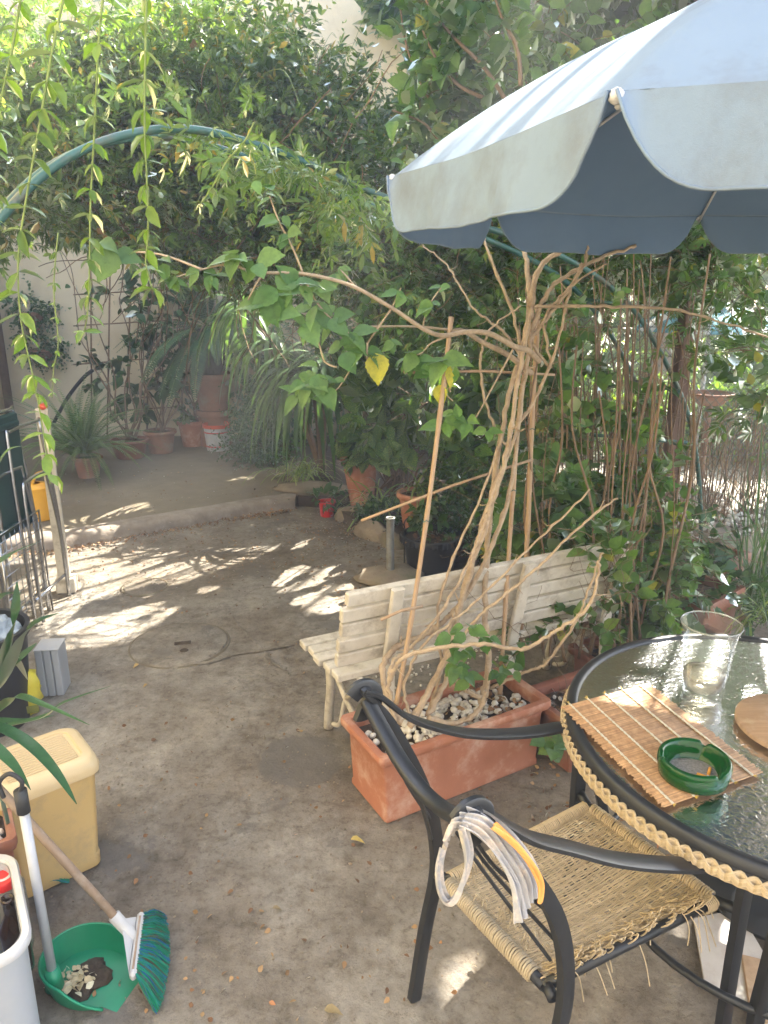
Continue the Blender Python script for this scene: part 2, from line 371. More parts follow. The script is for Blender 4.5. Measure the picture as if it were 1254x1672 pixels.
M['cotton_orange'] = mat('orange_cotton', (.85, .42, .12), (.75, .36, .1), 30, .9, .4, 260)
M['ash'] = mat('ash', (.36, .34, .32), (.14, .13, .12), 160, .95, .8, 300)
M['filter'] = mat('cigarette_filter', (.85, .40, .06), None, 60, .8, .1)
M['paper'] = mat('cigarette_paper', (.8, .78, .74), None, 60, .8, .1)
M['fiber'] = mat('dark_palm_fibre', (.05, .04, .03), (.02, .016, .012), 40, .95, 1.0, 70, dist=.02)
M['brass'] = mat('yellow_thread', (.8, .55, .1), None, 60, .6, .1)
M['awning_blue'] = mat('teal_canvas', (.10, .34, .42), (.08, .28, .35), 4, .8, .1)
M['awning_white'] = mat('white_canvas', (.8, .82, .8), None, 4, .8, .1)
M['tile'] = mat('pale_marble_tile', (.66, .62, .57), (.5, .44, .39), 5, .4, .1, stain=(.45, .36, .3), sscale=6)
M['dryleaf'] = leafmat('dry_leaves', (.28, .15, .075), (.16, .08, .045), (.42, .27, .14), trans=.1, gloss=.6, odd=(.5, .22, .1), tr=(1, 1, 1))
M['glass_table'] = glassmat('patterned_table_glass', (.84, .88, .85), .16, .6, 62, 1.45, .2)
M['glass_clear'] = glassmat('clear_glass', (.975, .985, .98), .03, 0, 60, 1.22, .02)
M['wax'] = mat('clouded_water', (.62, .60, .52), (.4, .38, .32), 40, .3, .2)
m, nt, b = newmat('green_glass'); b.inputs['Base Color'].default_value = (.004, .085, .012, 1); b.inputs['Roughness'].default_value = .1
b.inputs['Transmission Weight'].default_value = .3; b.inputs['IOR'].default_value = 1.45; bumpit(nt, b, noise(nt, 70, 3, .6), .25, .002); M['green_glass'] = m
# foliage
M['jas'] = leafmat('jasmine_leaf', (.075, .14, .05), (.12, .195, .07), (.19, .26, .10), .5, .35, odd=(.36, .26, .10))
M['vine_leaf'] = leafmat('vine_leaf', (.12, .22, .05), (.16, .27, .06), (.20, .30, .07), .45, .3)
M['tree_leaf'] = leafmat('tree_leaf', (.055, .12, .03), (.08, .165, .04), (.115, .20, .05), .45, .4)
M['lan'] = leafmat('soft_leaf', (.09, .19, .07), (.12, .235, .085), (.16, .27, .10), .42, .5)
M['hedge_leaf'] = leafmat('hedge_leaf', (.075, .15, .045), (.10, .19, .055), (.14, .24, .065), .4, .4, odd=(.34, .32, .07))
M['ivy'] = leafmat('ivy_leaf', (.045, .10, .04), (.06, .125, .05), (.08, .155, .06), .22, .3)
M['aucuba'] = leafmat('spotted_laurel_leaf', (.055, .12, .04), (.075, .155, .05), (.10, .19, .06), .35, .35, spots=(.36, .40, .12))
M['strap'] = leafmat('strap_leaf', (.07, .135, .06), (.09, .17, .07), (.12, .21, .08), .35, .35)
M['yucca'] = leafmat('yucca_leaf', (.035, .10, .05), (.05, .13, .055), (.075, .16, .05), .22, .28)
M['fern'] = leafmat('fern_leaf', (.06, .13, .045), (.085, .17, .055), (.12, .21, .06), .35, .5)
M['cycad'] = leafmat('cycad_leaf', (.035, .085, .045), (.05, .11, .055), (.06, .13, .06), .25, .35)
M['spider'] = leafmat('striped_grass_leaf', (.14, .24, .07), (.22, .32, .12), (.42, .46, .24), .35, .4)
M['far_leaf'] = leafmat('far_leaf', (.12, .22, .04), (.17, .29, .06), (.24, .36, .08), .5, .4)
M['lit_ground'] = mat('white_gravel_ground', (.50, .45, .38), (.20, .17, .12), 18, .9, .6, 60, stain=(.62, .58, .5), sscale=9)
M['lawn'] = mat('garden_earth', (.20, .18, .09), (.12, .13, .05), 3, .95, .5, 30)
# ------------------------------------------------------------------ foliage engine
def leaf_T(kind):
    """leaf template: verts (n,3) along +Y, width X, normal Z; quads"""
    if kind == 'lance':   prof = [(0, .02), (.3, .14), (.65, .12), (1, .0)]; fold = .35; dr = .12
    elif kind == 'ovate': prof = [(0, .03), (.22, .30), (.5, .33), (.8, .16), (1, .0)]; fold = .25; dr = .16
    elif kind == 'broad': prof = [(0, .04), (.15, .26), (.4, .34), (.7, .2), (1.0, .0)]; fold = .22; dr = .18
    elif kind == 'ell':   prof = [(0, .02), (.3, .20), (.65, .20), (1, .0)]; fold = .3; dr = .15
    elif kind == 'ivy':   prof = [(0, .05), (.12, .42), (.38, .26), (.52, .36), (1, .0)]; fold = .15; dr = .1
    vs = []; fs = []
    for i, (y, w_) in enumerate(prof):
        z = -dr*y*y
        vs += [(-w_, y, z+w_*fold), (0, y, z), (w_, y, z+w_*fold)]
    for i in range(len(prof)-1):
        a = 3*i; fs += [(a, a+1, a+4, a+3), (a+1, a+2, a+5, a+4)]
    return np.array(vs), np.array(fs)
def comp_T(n=5, spread=1.15, w=.12, L=.62):
    """compound leaf of n leaflets in a fan / pinnate"""
    tv, tf = leaf_T('lance'); V = []; F = []
    for i in range(n):
        k = i-(n-1)/2; a = spread*k/((n-1)/2); l = L*(1-.25*abs(k)/((n-1)/2)); base = np.array([0, .38-.15*abs(k)/((n-1)/2), 0])
        p = tv*l; x = p[:, 0]*cos(a)+p[:, 1]*sin(a); y = -p[:, 0]*sin(a)+p[:, 1]*cos(a)
        q = np.stack([x, y, p[:, 2]-.02*abs(k)], 1)+base; F.append(tf+len(V)*len(tv)); V.append(q)
    return np.concatenate(V), np.concatenate(F)
def serr_T():
    rows = 15; vs = []; fs = []
    for i in range(rows):
        y = i/(rows-1); w_ = .40*(sin(pi*y**.62)*(1-.28*y) if 0 < y < 1 else 0)+.004; w_ *= 1+(.07 if i % 2 else -.05)
        for j, x in enumerate((-1, -.5, 0, .5, 1)):
            vs.append((x*w_, y+.04*abs(x)*(w_ > .1), -.16*y*y+.20*w_*abs(x)*(1-.3*abs(x))+.014*cos(pi*i)*abs(x)*(1-abs(x))*3.6*(w_/.40)))
    for i in range(rows-1):
        for j in range(4): a = 5*i+j; fs.append((a, a+1, a+6, a+5))
    return np.array(vs), np.array(fs)
TPL = {k: leaf_T(k) for k in ('lance', 'ovate', 'broad', 'ell', 'ivy')}; TPL['serr'] = serr_T(); TPL['comp3'] = comp_T(3, .8, L=.7); TPL['comp'] = comp_T(); TPL['palm5'] = comp_T(5, 1.5, L=.6)
def nrm(a): return a/(np.linalg.norm(a, axis=-1, keepdims=True)+1e-9)
def frames(axis, nh):
    y = nrm(axis); x = nrm(np.cross(y, nh)); z = np.cross(x, y); return np.stack([x, y, z], -1)   # columns
def leaves_mesh(name, tpl, P, A, N, S, mat):
    tv, tf = TPL[tpl]; P = np.asarray(P); n = len(P)
    F = frames(np.asarray(A), np.asarray(N)); V = np.einsum('nij,kj->nki', F, tv)*np.asarray(S)[:, None, None]+P[:, None, :]
    Q = (tf[None]+(np.arange(n)*len(tv))[:, None, None]).reshape(-1, 4)
    return raw_mesh(name, V.reshape(-1, 3), Q, mat, smooth=True)

# --- where the photograph shows sun on the ground: gaps of the crown, in ground coordinates
HOL = []
def hole(px, py, a, b, z=0.0):
    """patch centred on pixel px,py; a half length along the sun's azimuth, b half width (metres on the ground)"""
    g_ = G(px, py, z); t = z/SD[2]; HOL.append((g_[0]-SD[0]*t, g_[1]-SD[1]*t, a, b))
for q in [(344,908,.24,.09),(318,914,.10,.05),(409,903,.20,.06),(368,916,.09,.04),(258,919,.08,.04),(249,937,.10,.03),(290,925,.07,.04),(305,941,.08,.03),(349,928,.06,.035),
          (311,902,.06,.04),(195,1007,.12,.045),(212,1032,.10,.05),(186,1045,.10,.045),(168,1038,.10,.045),(151,1030,.12,.045),(130,1022,.14,.035),(102,1025,.10,.04),(118,1047,.18,.03),
          (110,970,.3,.035),(130,958,.28,.05),(150,948,.25,.04),(115,950,.25,.05),(175,967,.12,.03),(246,988,.07,.025),(340,962,.07,.03),(165,925,.16,.04),(130,910,.22,.05),(105,915,.2,.05),(200,915,.12,.03),
          (215,930,.10,.03),(150,893,.2,.04),(180,890,.12,.03),(230,898,.08,.03),(272,903,.08,.03),(90,990,.2,.04),(80,1010,.14,.04),(95,935,.25,.05)]: hole(*q)
for q in [(120,858,.5,.09),(150,850,.35,.05),(185,862,.3,.05),(110,872,.3,.06),(90,845,.4,.09),(170,838,.3,.04),(210,855,.15,.03),(262,840,.08,.02),(270,828,.12,.02)]: hole(*q, z=.1)
rr = random.Random(3)
for i in range(15): hole(rr.uniform(440, 572), rr.uniform(928, 990), rr.uniform(.03, .13), rr.uniform(.012, .026))
for i in range(26): hole(rr.uniform(100, 300), rr.uniform(895, 1000), rr.uniform(.03, .09), rr.uniform(.012, .028))
for i in range(12): hole(rr.uniform(380, 520), rr.uniform(840, 900), rr.uniform(.03, .08), rr.uniform(.012, .02))
for q in [(1048,1165,.06,.045),(1075,1160,.03,.03),(1040,1205,.07,.06),(1010,1210,.05,.04),(1085,1120,.05,.035)]: hole(*q, z=.73)
for q in [(950,1570,.11,.07),(1000,1650,.12,.09),(1150,1560,.10,.08),(1120,1600,.07,.05),(775,1610,.03,.02),(990,1590,.05,.02)]: hole(*q)
# streaks over the umbrella
for q in [(720,238,.09,.02),(760,215,.16,.02),(820,180,.14,.02),(700,250,.05,.012),(900,165,.1,.03),(930,142,.14,.025),(1000,90,.10,.02),(1060,60,.1,.015),(860,205,.06,.02)]:
    r_ = ray(q[0], q[1]); hole(q[0], q[1], q[2], q[3], 2.33)
HOL = np.array(HOL); HOL[:, 2] *= 1.25; HOL[:, 3] *= 1.4; AZ = np.array([sin(SUN_AZ), cos(SUN_AZ)])
def shade_keep(P, zmin=.5, grow=.02, A=None, S=None):
    """True where a leaf may stay: its shadow misses the sunlit gaps"""
    P = np.asarray(P)
    if A is not None:
        S = np.asarray(S)[:, None]; k = np.ones(len(P), bool)
        for f_ in (0, .35, .7, 1): k &= shade_keep(P+np.asarray(A)*S*f_, zmin, grow+.12*float(np.mean(S)))
        return k
    t = P[:, 2]/SD[2]; gx = P[:, 0]-SD[0]*t; gy = P[:, 1]-SD[1]*t; keep = np.ones(len(P), bool)
    for cx, cy, a, b_ in HOL:
        dx, dy = gx-cx, gy-cy; u = dx*AZ[0]+dy*AZ[1]; v = dx*AZ[1]-dy*AZ[0]
        keep &= ((u/(a+grow*1.4))**2+(v/(b_+grow))**2 > 1)
    return keep | (P[:, 2] < zmin)

def in_ell(ells, n, shell=0.0, rs=RS):
    """random points in a union of ellipsoids [(c, r, weight)]"""
    wts = np.array([e[2] for e in ells], float); wts /= wts.sum(); ids = rs.choice(len(ells), n, p=wts)
    C = np.array([e[0] for e in ells])[ids]; Rr = np.array([e[1] for e in ells])[ids]
    d = nrm(rs.normal(size=(n, 3))); rad = (shell+(1-shell)*rs.rand(n))**(1/2.2)
    return C+d*Rr*rad[:, None], d
def twigs(P, D, K=9, step=.035, droop=.02, wob=.12, leaf=.05, per=2, ang=.9, rs=RS, up=None, taper=True, flat=.5):
    """grow twigs from P along D; returns node paths (n,K,3) and leaf arrays"""
    n = len(P); D = nrm(D); path = np.zeros((n, K, 3)); path[:, 0] = P; LP = []; LA = []; LN = []; LS = []
    st = step*(.7+.6*rs.rand(n))[:, None]
    for k in range(1, K):
        D = nrm(D+rs.normal(size=(n, 3))*wob+np.array([0, 0, -droop])); path[:, k] = path[:, k-1]+D*st
        for j in range(per):
            side = nrm(np.cross(D, rs.normal(size=(n, 3)))); a = nrm(D*cos(ang)+side*sin(ang)+np.array([0, 0, -.15]))
            LP.append(path[:, k]); LA.append(a); nn = nrm(np.array([0, 0, 1.])*flat+rs.normal(size=(n, 3))*.45); LN.append(nn)
            LS.append(leaf*(.6+.6*rs.rand(n))*((.55+.9*sin(pi*min(k/(K-1)*.9+.08, 1))) if taper else 1))
    return path, np.concatenate(LP), np.concatenate(LA), np.concatenate(LN), np.concatenate(LS)
def stems_mesh(name, path, r0, mat, r1=None):
    n, K, _ = path.shape; T = np.gradient(path, axis=1); T = nrm(T); ref = np.array([.31, .22, .92]); a = nrm(np.cross(T, ref)); b_ = np.cross(T, a)
    r = np.linspace(r0, r1 if r1 is not None else r0*.35, K)[None, :, None]; V = []
    for k in range(3):
        an = 2*pi*k/3; V.append(path+(a*cos(an)+b_*sin(an))*r)
    V = np.stack(V, 2).reshape(-1, 3); base = (np.arange(n)*K*3)[:, None, None]+(np.arange(K-1)*3)[None, :, None]
    q = []
    for k in range(3):
        k2 = (k+1) % 3; q.append(np.stack([base+k, base+k2, base+3+k2, base+3+k], -1).reshape(-1, 4))
    return raw_mesh(name, V, np.concatenate(q), mat, True)
def bush(parent, ells, n, tpl, lmat, leaf=.05, K=9, step=.035, droop=.03, wob=.13, per=2, bias=(0, 0, .3), out=.8, smat=None, sr=.0022, shell=.15,
         mask=True, name='foliage', sname='twigs', ang=.9, seed=1, flat=.5, clip=None, grow=.02):
    rs = np.random.RandomState(seed); P, d = in_ell(ells, n, shell, rs); D = nrm(d*out+rs.normal(size=(n, 3))*.5+np.array(bias))
    path, LP, LA, LN, LS = twigs(P, D, K, step, droop, wob, leaf, per, ang, rs, flat=flat)
    k = np.ones(len(LP), bool)
    if mask: k &= shade_keep(LP, grow=grow, A=LA, S=LS)
    if clip is not None: k &= clip(LP)
    o = origin(parent)
    f = link(name, leaves_mesh(name, tpl, LP[k]-o, LA[k], LN[k], LS[k], lmat), parent); f['kind'] = 'stuff'
    if smat is not None:
        if mask: path = path[shade_keep(path.reshape(-1, 3), grow=-.005).reshape(path.shape[:2]).all(1)]
        if clip is not None: path = path[clip(path.reshape(-1, 3)).reshape(path.shape[:2]).all(1)]
        s_ = link(sname, stems_mesh(sname, path-o, sr, smat), parent); s_['kind'] = 'stuff'
    return int(k.sum())
LEAFME = {}
def leaf_obj(parent, tpl, mat_, p, axis, nh, size, name='leaf', key=None):
    """one separate leaf sharing mesh data"""
    from mathutils import Matrix, Vector
    kk = (tpl, mat_.name)
    if kk not in LEAFME: tv, tf = TPL[tpl]; LEAFME[kk] = raw_mesh('leaf', tv, tf, mat_, True)
    F = frames(np.array([axis], float), np.array([nh], float))[0]*size; F = F*np.array([RS.uniform(.82, 1.1), 1, RS.uniform(.5, 2.6)]); q = np.array(p)-origin(parent)
    o = bpy.data.objects.new(name, LEAFME[kk]); COL.objects.link(o); o.parent = parent
    o.matrix_local = Matrix([[*F[0], q[0]], [*F[1], q[1]], [*F[2], q[2]], [0, 0, 0, 1]]); return o
def blade(P0, D0, L, w_, droop, K=9, fold=.25, tipw=.05, twist=0.0, basew=.5):
    """one strap leaf as vertex strip (K,3,3)"""
    D = np.array(D0, float); D /= np.linalg.norm(D); p = np.array(P0, float); out = []
    for k in range(K):
        t = k/(K-1); ww = w_*(basew+(1-basew)*min(t/.25, 1))*(1 if t < .5 else max(tipw, 1-((t-.5)/.5)**1.7))*.5
        s_ = np.cross(D, [0, 0, 1.]); s_ = s_/(np.linalg.norm(s_)+1e-6); n_ = np.cross(s_, D)
        if twist: s_, n_ = s_*cos(twist*t)+n_*sin(twist*t), n_*cos(twist*t)-s_*sin(twist*t)
        out += [p-s_*ww+n_*ww*fold, p, p+s_*ww+n_*ww*fold]
        D = D+np.array([0, 0, -droop/(K-1)]); D /= np.linalg.norm(D); p = p+D*L/(K-1)
    return np.array(out)
def blade_quads(K=9):
    q = []
    for i in range(K-1): a = 3*i; q += [(a, a+1, a+4, a+3), (a+1, a+2, a+5, a+4)]
    return np.array(q)
def blades(parent, B, mat_, name='foliage', single=False):
    K = len(B[0])//3; Q = blade_quads(K); o = origin(parent)
    if single:
        for b_ in B: link(name, raw_mesh(name, b_-o, Q, mat_, True), parent)
    else:
        V = np.concatenate(B)-o; F = np.concatenate([Q+i*len(B[0]) for i in range(len(B))]); ob = link(name, raw_mesh(name, V, F, mat_, True), parent); ob['kind'] = 'stuff'; return ob

# ------------------------------------------------------------------ setting: ground, platform, wall
def sheet(name, poly, z, mat_, kind='structure', label=None, parent=None, thick=0.0):
    mb = MB(); n = len(poly); mb.add([(p[0], p[1], z) for p in poly], [tuple(range(n))])
    if thick: mb.add([(p[0], p[1], z) for p in poly]+[(p[0], p[1], z-thick) for p in poly], [(i, i+n, (i+1) % n+n, (i+1) % n) for i in range(n)])
    o = mb.build(name, mat_, parent); o['kind'] = kind; return o
# patio: gently uneven sheet
nx, ny = 150, 170; X = np.linspace(-9, 9, nx); Y = np.linspace(-3, 14, ny); gx, gy = np.meshgrid(X, Y, indexing='ij')
gz = .006*np.sin(gx*3.1+1.3*np.sin(gy*1.7))*np.cos(gy*2.3+gx)-.004
V = np.stack([gx, gy, gz], -1).reshape(-1, 3); ii = (np.arange(nx-1)[:, None]*ny+np.arange(ny-1)[None]).ravel()
o = link('patio_ground', raw_mesh('patio_ground', V, np.stack([ii, ii+ny, ii+ny+1, ii+1], 1), M['concrete'], True)); o['kind'] = 'structure'
o = sheet('garden_ground', [(-26, -18), (26, -18), (26, 34), (-26, 34)], -.03, M['lawn'])
# raised platform at the back (mossy earth over cement) with a worn cement edge
edge = [G(-60, 905+8), G(90, 900), G(200, 880), G(300, 862), G(400, 844), G(482, 831)]
E2 = np.array([e[:2] for e in edge])
poly = [tuple(p) for p in E2]+[(-.7, 9.1), (-4.6, 9.1), (-4.6, E2[0][1])]
mb = MB()
Kx = 60; rs_ = np.random.RandomState(4)
def epos(u):
    f = u*(len(E2)-1); i = min(int(f), len(E2)-2); return E2[i]*(1-f+i)+E2[i+1]*(f-i)
def plat(u, v):
    e = epos(u); wv = .010*sin(u*17)+.006*sin(u*43+2); u_ = u
    r1 = [(0, 0), (.012, .055), (.03, .088), (.06, .1), (.13, .103)][int(round(v*4))]
    return (e[0]-.18*r1[0]*6*0, e[1]+r1[0]*1.6+wv*(1-v*.3), r1[1]+(.005*sin(u*63+v*4) if v < .6 else 0) if r1[1] > 0 else -.02)
mb.grid(plat, Kx, 4); mb.build('platform_edge', M['step'], None, True)['kind'] = 'structure'
E3 = [(epos(i/40)[0], epos(i/40)[1]+.15) for i in range(41)]
sheet('raised_platform', E3+[(-.6, 9.15), (-4.6, 9.15), (-4.6, E3[0][1])], .0985, M['mossy'], thick=.09)
# planting bed on the right of the platform
bed = [(-.78, 6.42), (-.55, 6.35), (-.25, 5.75), (.0, 5.42), (.35, 5.15), (1.1, 4.95), (1.9, 5.0), (4.8, 5.4), (4.8, 9.2), (-.78, 9.2)]
sheet('planting_bed', bed, .085, M['soil'], thick=.1)
# the neighbour's sunny plot beyond the fence
sheet('gravel_plot', [(1.3, 5.9), (12, 6.4), (14, 16), (.6, 16)], .094, M['lit_ground'])
# back house wall
hw = thing('house_wall', 'tall ochre plastered house wall closing the back of the patio', 'wall', (-2.4, 9.2, 0))
MB().box((-2.35, 9.32, 3.6), (5.2, .24, 7.4)).build('wall', M['plaster'], hw)
lw = thing('side_house_wall', 'yellow plastered side wall of the house at the far left edge', 'wall', (-4.75, 7, 0))
MB().box((-4.72, 6.6, 3.6), (.24, 5.1, 7.4)).build('wall', M['plaster2'], lw)
mb = MB(); mb.tube([(-4.52, 8.9, 0), (-4.52, 8.9, 7)], .05, 10)
mb.build('drainpipe', M['bark_grey'], lw, True)
mb = MB(); mb.tube([R(62, -60, 8.3), R(-10, 150, 7.4), R(-40, 260, 7.0)], .11, 4); mb.build('eave_board', M['bark_grey'], lw)
nh = thing('near_house_wall', 'plastered house wall beside the camera on the left, just outside the view', 'wall', (-2.9, 2, 0))
MB().box((-3.0, 1.2, 3.0), (.3, 6.6, 6.2)).build('wall', M['plaster2'], nh)

hb = thing('house_behind', 'plastered house front behind the camera, outside the view', 'wall', (.5, -2.5, 0))
MB().box((.8, -2.6, 2.6), (7.4, .3, 5.4)).build('wall', mat('dull_render', (.40, .385, .36), (.34, .325, .30), 2, .9, .2), hb)  # unseen wall added to block sky from behind, dulled to limit its bounce
# thin mortar seams, manhole lids, patches on the patio
def strip(name, pts, wd, z, mat_, wob=.006, seed=0):
    rd = random.Random(seed); P = spline(pts, 10); mb = MB(); vs = []; fs = []
    for i, p in enumerate(P):
        t = P[min(i+1, len(P)-1)]-P[max(i-1, 0)]; n_ = np.array([-t[1], t[0], 0]); n_ /= np.linalg.norm(n_)+1e-9
        a, c_ = wd*(.7+.6*rd.random()), wd*(.7+.6*rd.random()); vs += [p+n_*a+[0, 0, z], p+n_*c_*.2+[0, 0, z+.004], p-n_*c_+[0, 0, z]]
    for i in range(len(P)-1): a = 3*i; fs += [(a, a+1, a+4, a+3), (a+1, a+2, a+5, a+4)]
    o = mb.add(vs, fs).build(name, mat_, None, True); o['kind'] = 'structure'; return o
strip('mortar_seam', [G(170, 1120), G(215, 1106), G(262, 1100), G(300, 1086), G(345, 1081), G(385, 1068), G(430, 1062), G(474, 1054)], .012, .003, M['concrete'], seed=1)
strip('mortar_seam', [G(372, 996), G(388, 1020), G(402, 1034), G(426, 1058), G(446, 1082), G(472, 1098)], .008, .003, M['concrete'], seed=2)
mh = thing('manhole_cover', 'large round concrete manhole lid with a small lifting slot', 'manhole cover', G(293, 1052))
gm = G(293, 1052); rad = .262
MB().lathe([(0, .009), (rad*.96, .010), (rad, .004), (rad, -.02)], gm, 48, wob=.006).build('lid', M['concrete'], mh, True)
mb = MB(); mb.lathe([(rad-.002, -.004), (rad+.003, .0035), (rad+.010, .0035), (rad+.014, -.006)], gm, 48, wob=.012); mb.build('joint', M['mossy'], mh, True)
MB().box(gm+np.array([.02, -.005, .011]), (.09, .035, .006), rz=.25, bev=.003).build('lifting_slot', M['soil'], mh)
MB().lathe([(0, .0145), (.02, .0135), (.024, .010)], gm+np.array([.05, -.09, 0]), 10).build('plug', M['soil'], mh)
mh2 = thing('drain_cover', 'small round sunken drain cover in the dirty patio floor', 'drain cover', G(236, 958)); gd = G(236, 958)
MB().lathe([(0, .006), (.13, .007), (.136, .0)], gd, 30, wob=.02).build('lid', M['concrete'], mh2, True)
MB().lathe([(.136, -.005), (.140, .005), (.149, .005), (.153, -.006)], gd, 30, wob=.02).build('joint', M['mossy'], mh2, True)
# stones edging the planting bed
def rock(name, c_, r, label, cat='stone', group=None, seed=0, rz=0, parent=None, mat_=None):
    mb = MB().blob(c_, r, rz=rz, seed=seed, n=12, m=8); return mb.build(name, mat_ or M['rock'], parent, True, label, cat, group)
rk = [(486, 800, .16, .09, .10, 'low flat stone ending the cement platform edge by the red pot'), (575, 850, .16, .08, .09, 'edging stone beside the small red pot'),
      (606, 878, .20, .09, .10, 'edging stone with ivy hanging over it behind the metal pipe'), (640, 893, .13, .08, .08, 'short edging stone just left of the black plastic pot')]
for i, (px, py, a, b_, h_, lb) in enumerate(rk): rock('edging_stone', G(px, py)+np.array([0, .04, h_*.3]), (a, b_, h_), lb, group='stones edging the planting bed', seed=i, rz=-.9 if i > 1 else .2)
rock('rough_stone', G(640, 955)+np.array([0, .10, .02]), (.24, .17, .07), 'rough mortar lump at the foot of the metal pipe', seed=21)
pp = thing('metal_pipe', 'short upright galvanised pipe with a lipped rim behind the bench', 'pipe', G(637, 950))
g0 = G(637, 948)
MB().tube([g0+np.array([0, 0, -.02]), g0+np.array([0, 0, .435])], .026, 16, False).tube([g0+np.array([0, 0, .0]), g0+np.array([0, 0, .43])], .022, 16, False).build('tube', M['galv'], pp, True)
MB().lathe([(.022, .432), (.031, .432), (.031, .446), (.022, .446), (.022, .432)], g0, 18).build('rim', M['galv'], pp, True)
# ------------------------------------------------------------------ chair with woven seat
CC = np.array([.479, 1.516]); CU = np.array([.841, .541]); CV = np.array([.541, -.841])
def CH(u, v, z):
    f = min(1, max(0, (.285-u)/.535)); u = u-.05*min(1, max(0, (z-.7)/.3))*min(1, max(0, v/.26)); v = v*(1-.15*f)-.03*f
    z = z-.05*min(1, max(0, v/.26))*min(1, max(0, (z-.6)/.05))*min(1, max(0, (u+.3)/.4))
    p = CC+CU*u+CV*v; return np.array([p[0], p[1], z])
ch = thing('garden_chair', 'black metal armchair with a torn woven wicker seat and scrolled back beside the glass table', 'chair', CH(0, 0, 0))
up = [CU[0], CU[1], 0]
for s in (-1, 1):
    post = spline([CH(-.30, .275*s, 0), CH(-.27, .272*s, .22), CH(-.235, .27*s, .44), CH(-.28, .27*s, .67), CH(-.385, .265*s, .90), CH(-.455, .262*s, 1.0)], 7)
    MB().tube(post, 1, flat=(.0125, .017), up=up).build('rear_leg', M['black_metal'], ch, auto=50)
    # scroll at the top of the post
    sc = [CH(-.455-.0+.0, .262*s, 1.0)]
    for k in range(0, 12):
        a = radians(35+k*24); sc.append(CH(-.485-.036*cos(a)*(1-k*.022)+.02, .262*s, 1.0+.036*sin(a)*(1-k*.022)))
    MB().tube(spline(sc[1:], 3), 1, flat=(.021, .008), up=[CV[0], CV[1], 0]).tube(spline([CH(-.43, .262*s, .985), CH(-.46, .262*s, 1.02), sc[3], sc[4]], 4), 1, flat=(.021, .008)).build('scroll', M['black_metal'], ch, auto=50)
    arm = spline([CH(-.47, .262*s, 1.035), CH(-.42, .265*s, 1.0), CH(-.34, .272*s, .915), CH(-.24, .278*s, .845), CH(-.14, .28*s, .79), CH(-.02, .28*s, .742), CH(.10, .278*s, .705), CH(.20, .275*s, .684), CH(.262, .272*s, .668)], 6)
    MB().tube(arm, 1, flat=(.025, .0065), up=(0, 0, 1)).build('armrest', M['black_metal'], ch, auto=50)
    leg = spline([CH(.235, .272*s, .672), CH(.28, .272*s, .655), CH(.302, .270*s, .60), CH(.304, .268*s, .42), CH(.308, .268*s, .2), CH(.315, .268*s, 0)], 6)
    MB().tube(leg, 1, flat=(.0125, .022), up=up).build('front_leg', M['black_metal'], ch, auto=50)
    MB().tube([CH(-.25, .25*s, .42), CH(-.24, .215*s, .42)], .014, 10).build('bracket', M['black_metal'], ch, True); MB().tube([CH(.285, .21*s, .42), CH(.31, .27*s, .425)], .015, 10).build('bracket', M['black_metal'], ch, True)
MB().tube(spline([CH(-.455, -.26, 1.0), CH(-.45, -.19, .955), CH(-.45, -.10, .915), CH(-.455, 0, .90), CH(-.45, .10, .915), CH(-.45, .19, .955), CH(-.455, .26, 1.0)], 7), 1, flat=(.017, .010), up=(0, 0, 1)).build('top_rail', M['black_metal'], ch, auto=50)
for s in (-1, 1):     # twisted back bars fanning from the rail to the posts
    for j, (v0, z0, v1, z1) in enumerate(((.20, .955, .262, .66), (.15, .93, .258, .60), (.08, .905, .25, .54))):
        pts = spline([CH(-.448, v0*s, z0), CH(-.40+.01*j, (v0*.65+v1*.35)*s-.01*s*j, z0*.6+z1*.4), CH(-.27, v1*s, z1)], 8)
        MB().tube(pts, 1, flat=(.0055, .0035)).build('back_bar', M['black_metal'], ch)
rr_ = .0135
rails = {'side_rail': [(-.25, -.21), (.29, -.21)], 'side_rail_2': [(-.25, .21), (.29, .21)], 'front_rail': [(.285, -.21), (.285, .21)], 'rear_rail': [(-.245, -.21), (-.245, .21)]}
for k, (a, b_) in rails.items(): MB().tube([CH(*a, .42), CH(*b_, .42)], rr_, 12).build('seat_rail', M['black_metal'], ch, True)
def coil(A, B, r, pitch, sr, rs=0, per=9, wob=0.0, nn=4):
    A, B = np.array(A), np.array(B); L = np.linalg.norm(B-A); T = (B-A)/L; X = nrm(np.cross(T, [0, 0, 1.])); Y = np.cross(T, X); n = int(L/pitch); pts = []
    rd = random.Random(rs); off = 0
    for i in range(n*per+1):
        a = 2*pi*i/per; off = off*.9+rd.uniform(-1, 1)*wob; pts.append(A+T*(L*i/(n*per)+off)+(X*cos(a)+Y*sin(a))*(r+rd.uniform(0, .001)))
    return MB().tube(pts, sr, nn, True)
coil(CH(-.235, -.21, .42), CH(.275, -.21, .42), .0165, .0056, .0027, 1, wob=.0003).build('rail_wrapping', M['wicker'], ch, True)
coil(CH(.285, -.195, .42), CH(.285, .20, .42), .0175, .0066, .0031, 2, wob=.0006).build('rail_wrapping', M['wicker'], ch, True)
coil(CH(-.245, -.20, .42), CH(-.245, .175, .42), .018, .0068, .0032, 3, wob=.0006).build('rail_wrapping', M['wicker_grey'], ch, True)
coil(CH(.24, .21, .42), CH(.28, .21, .42), .017, .0056, .0027, 4).build('rail_wrapping', M['wicker'], ch, True)
def sag(u, v): return .422-.028*max(0, 1-(u/.27)**2)*max(0, 1-(v/.21)**2)
mb = MB(); rd = random.Random(5)
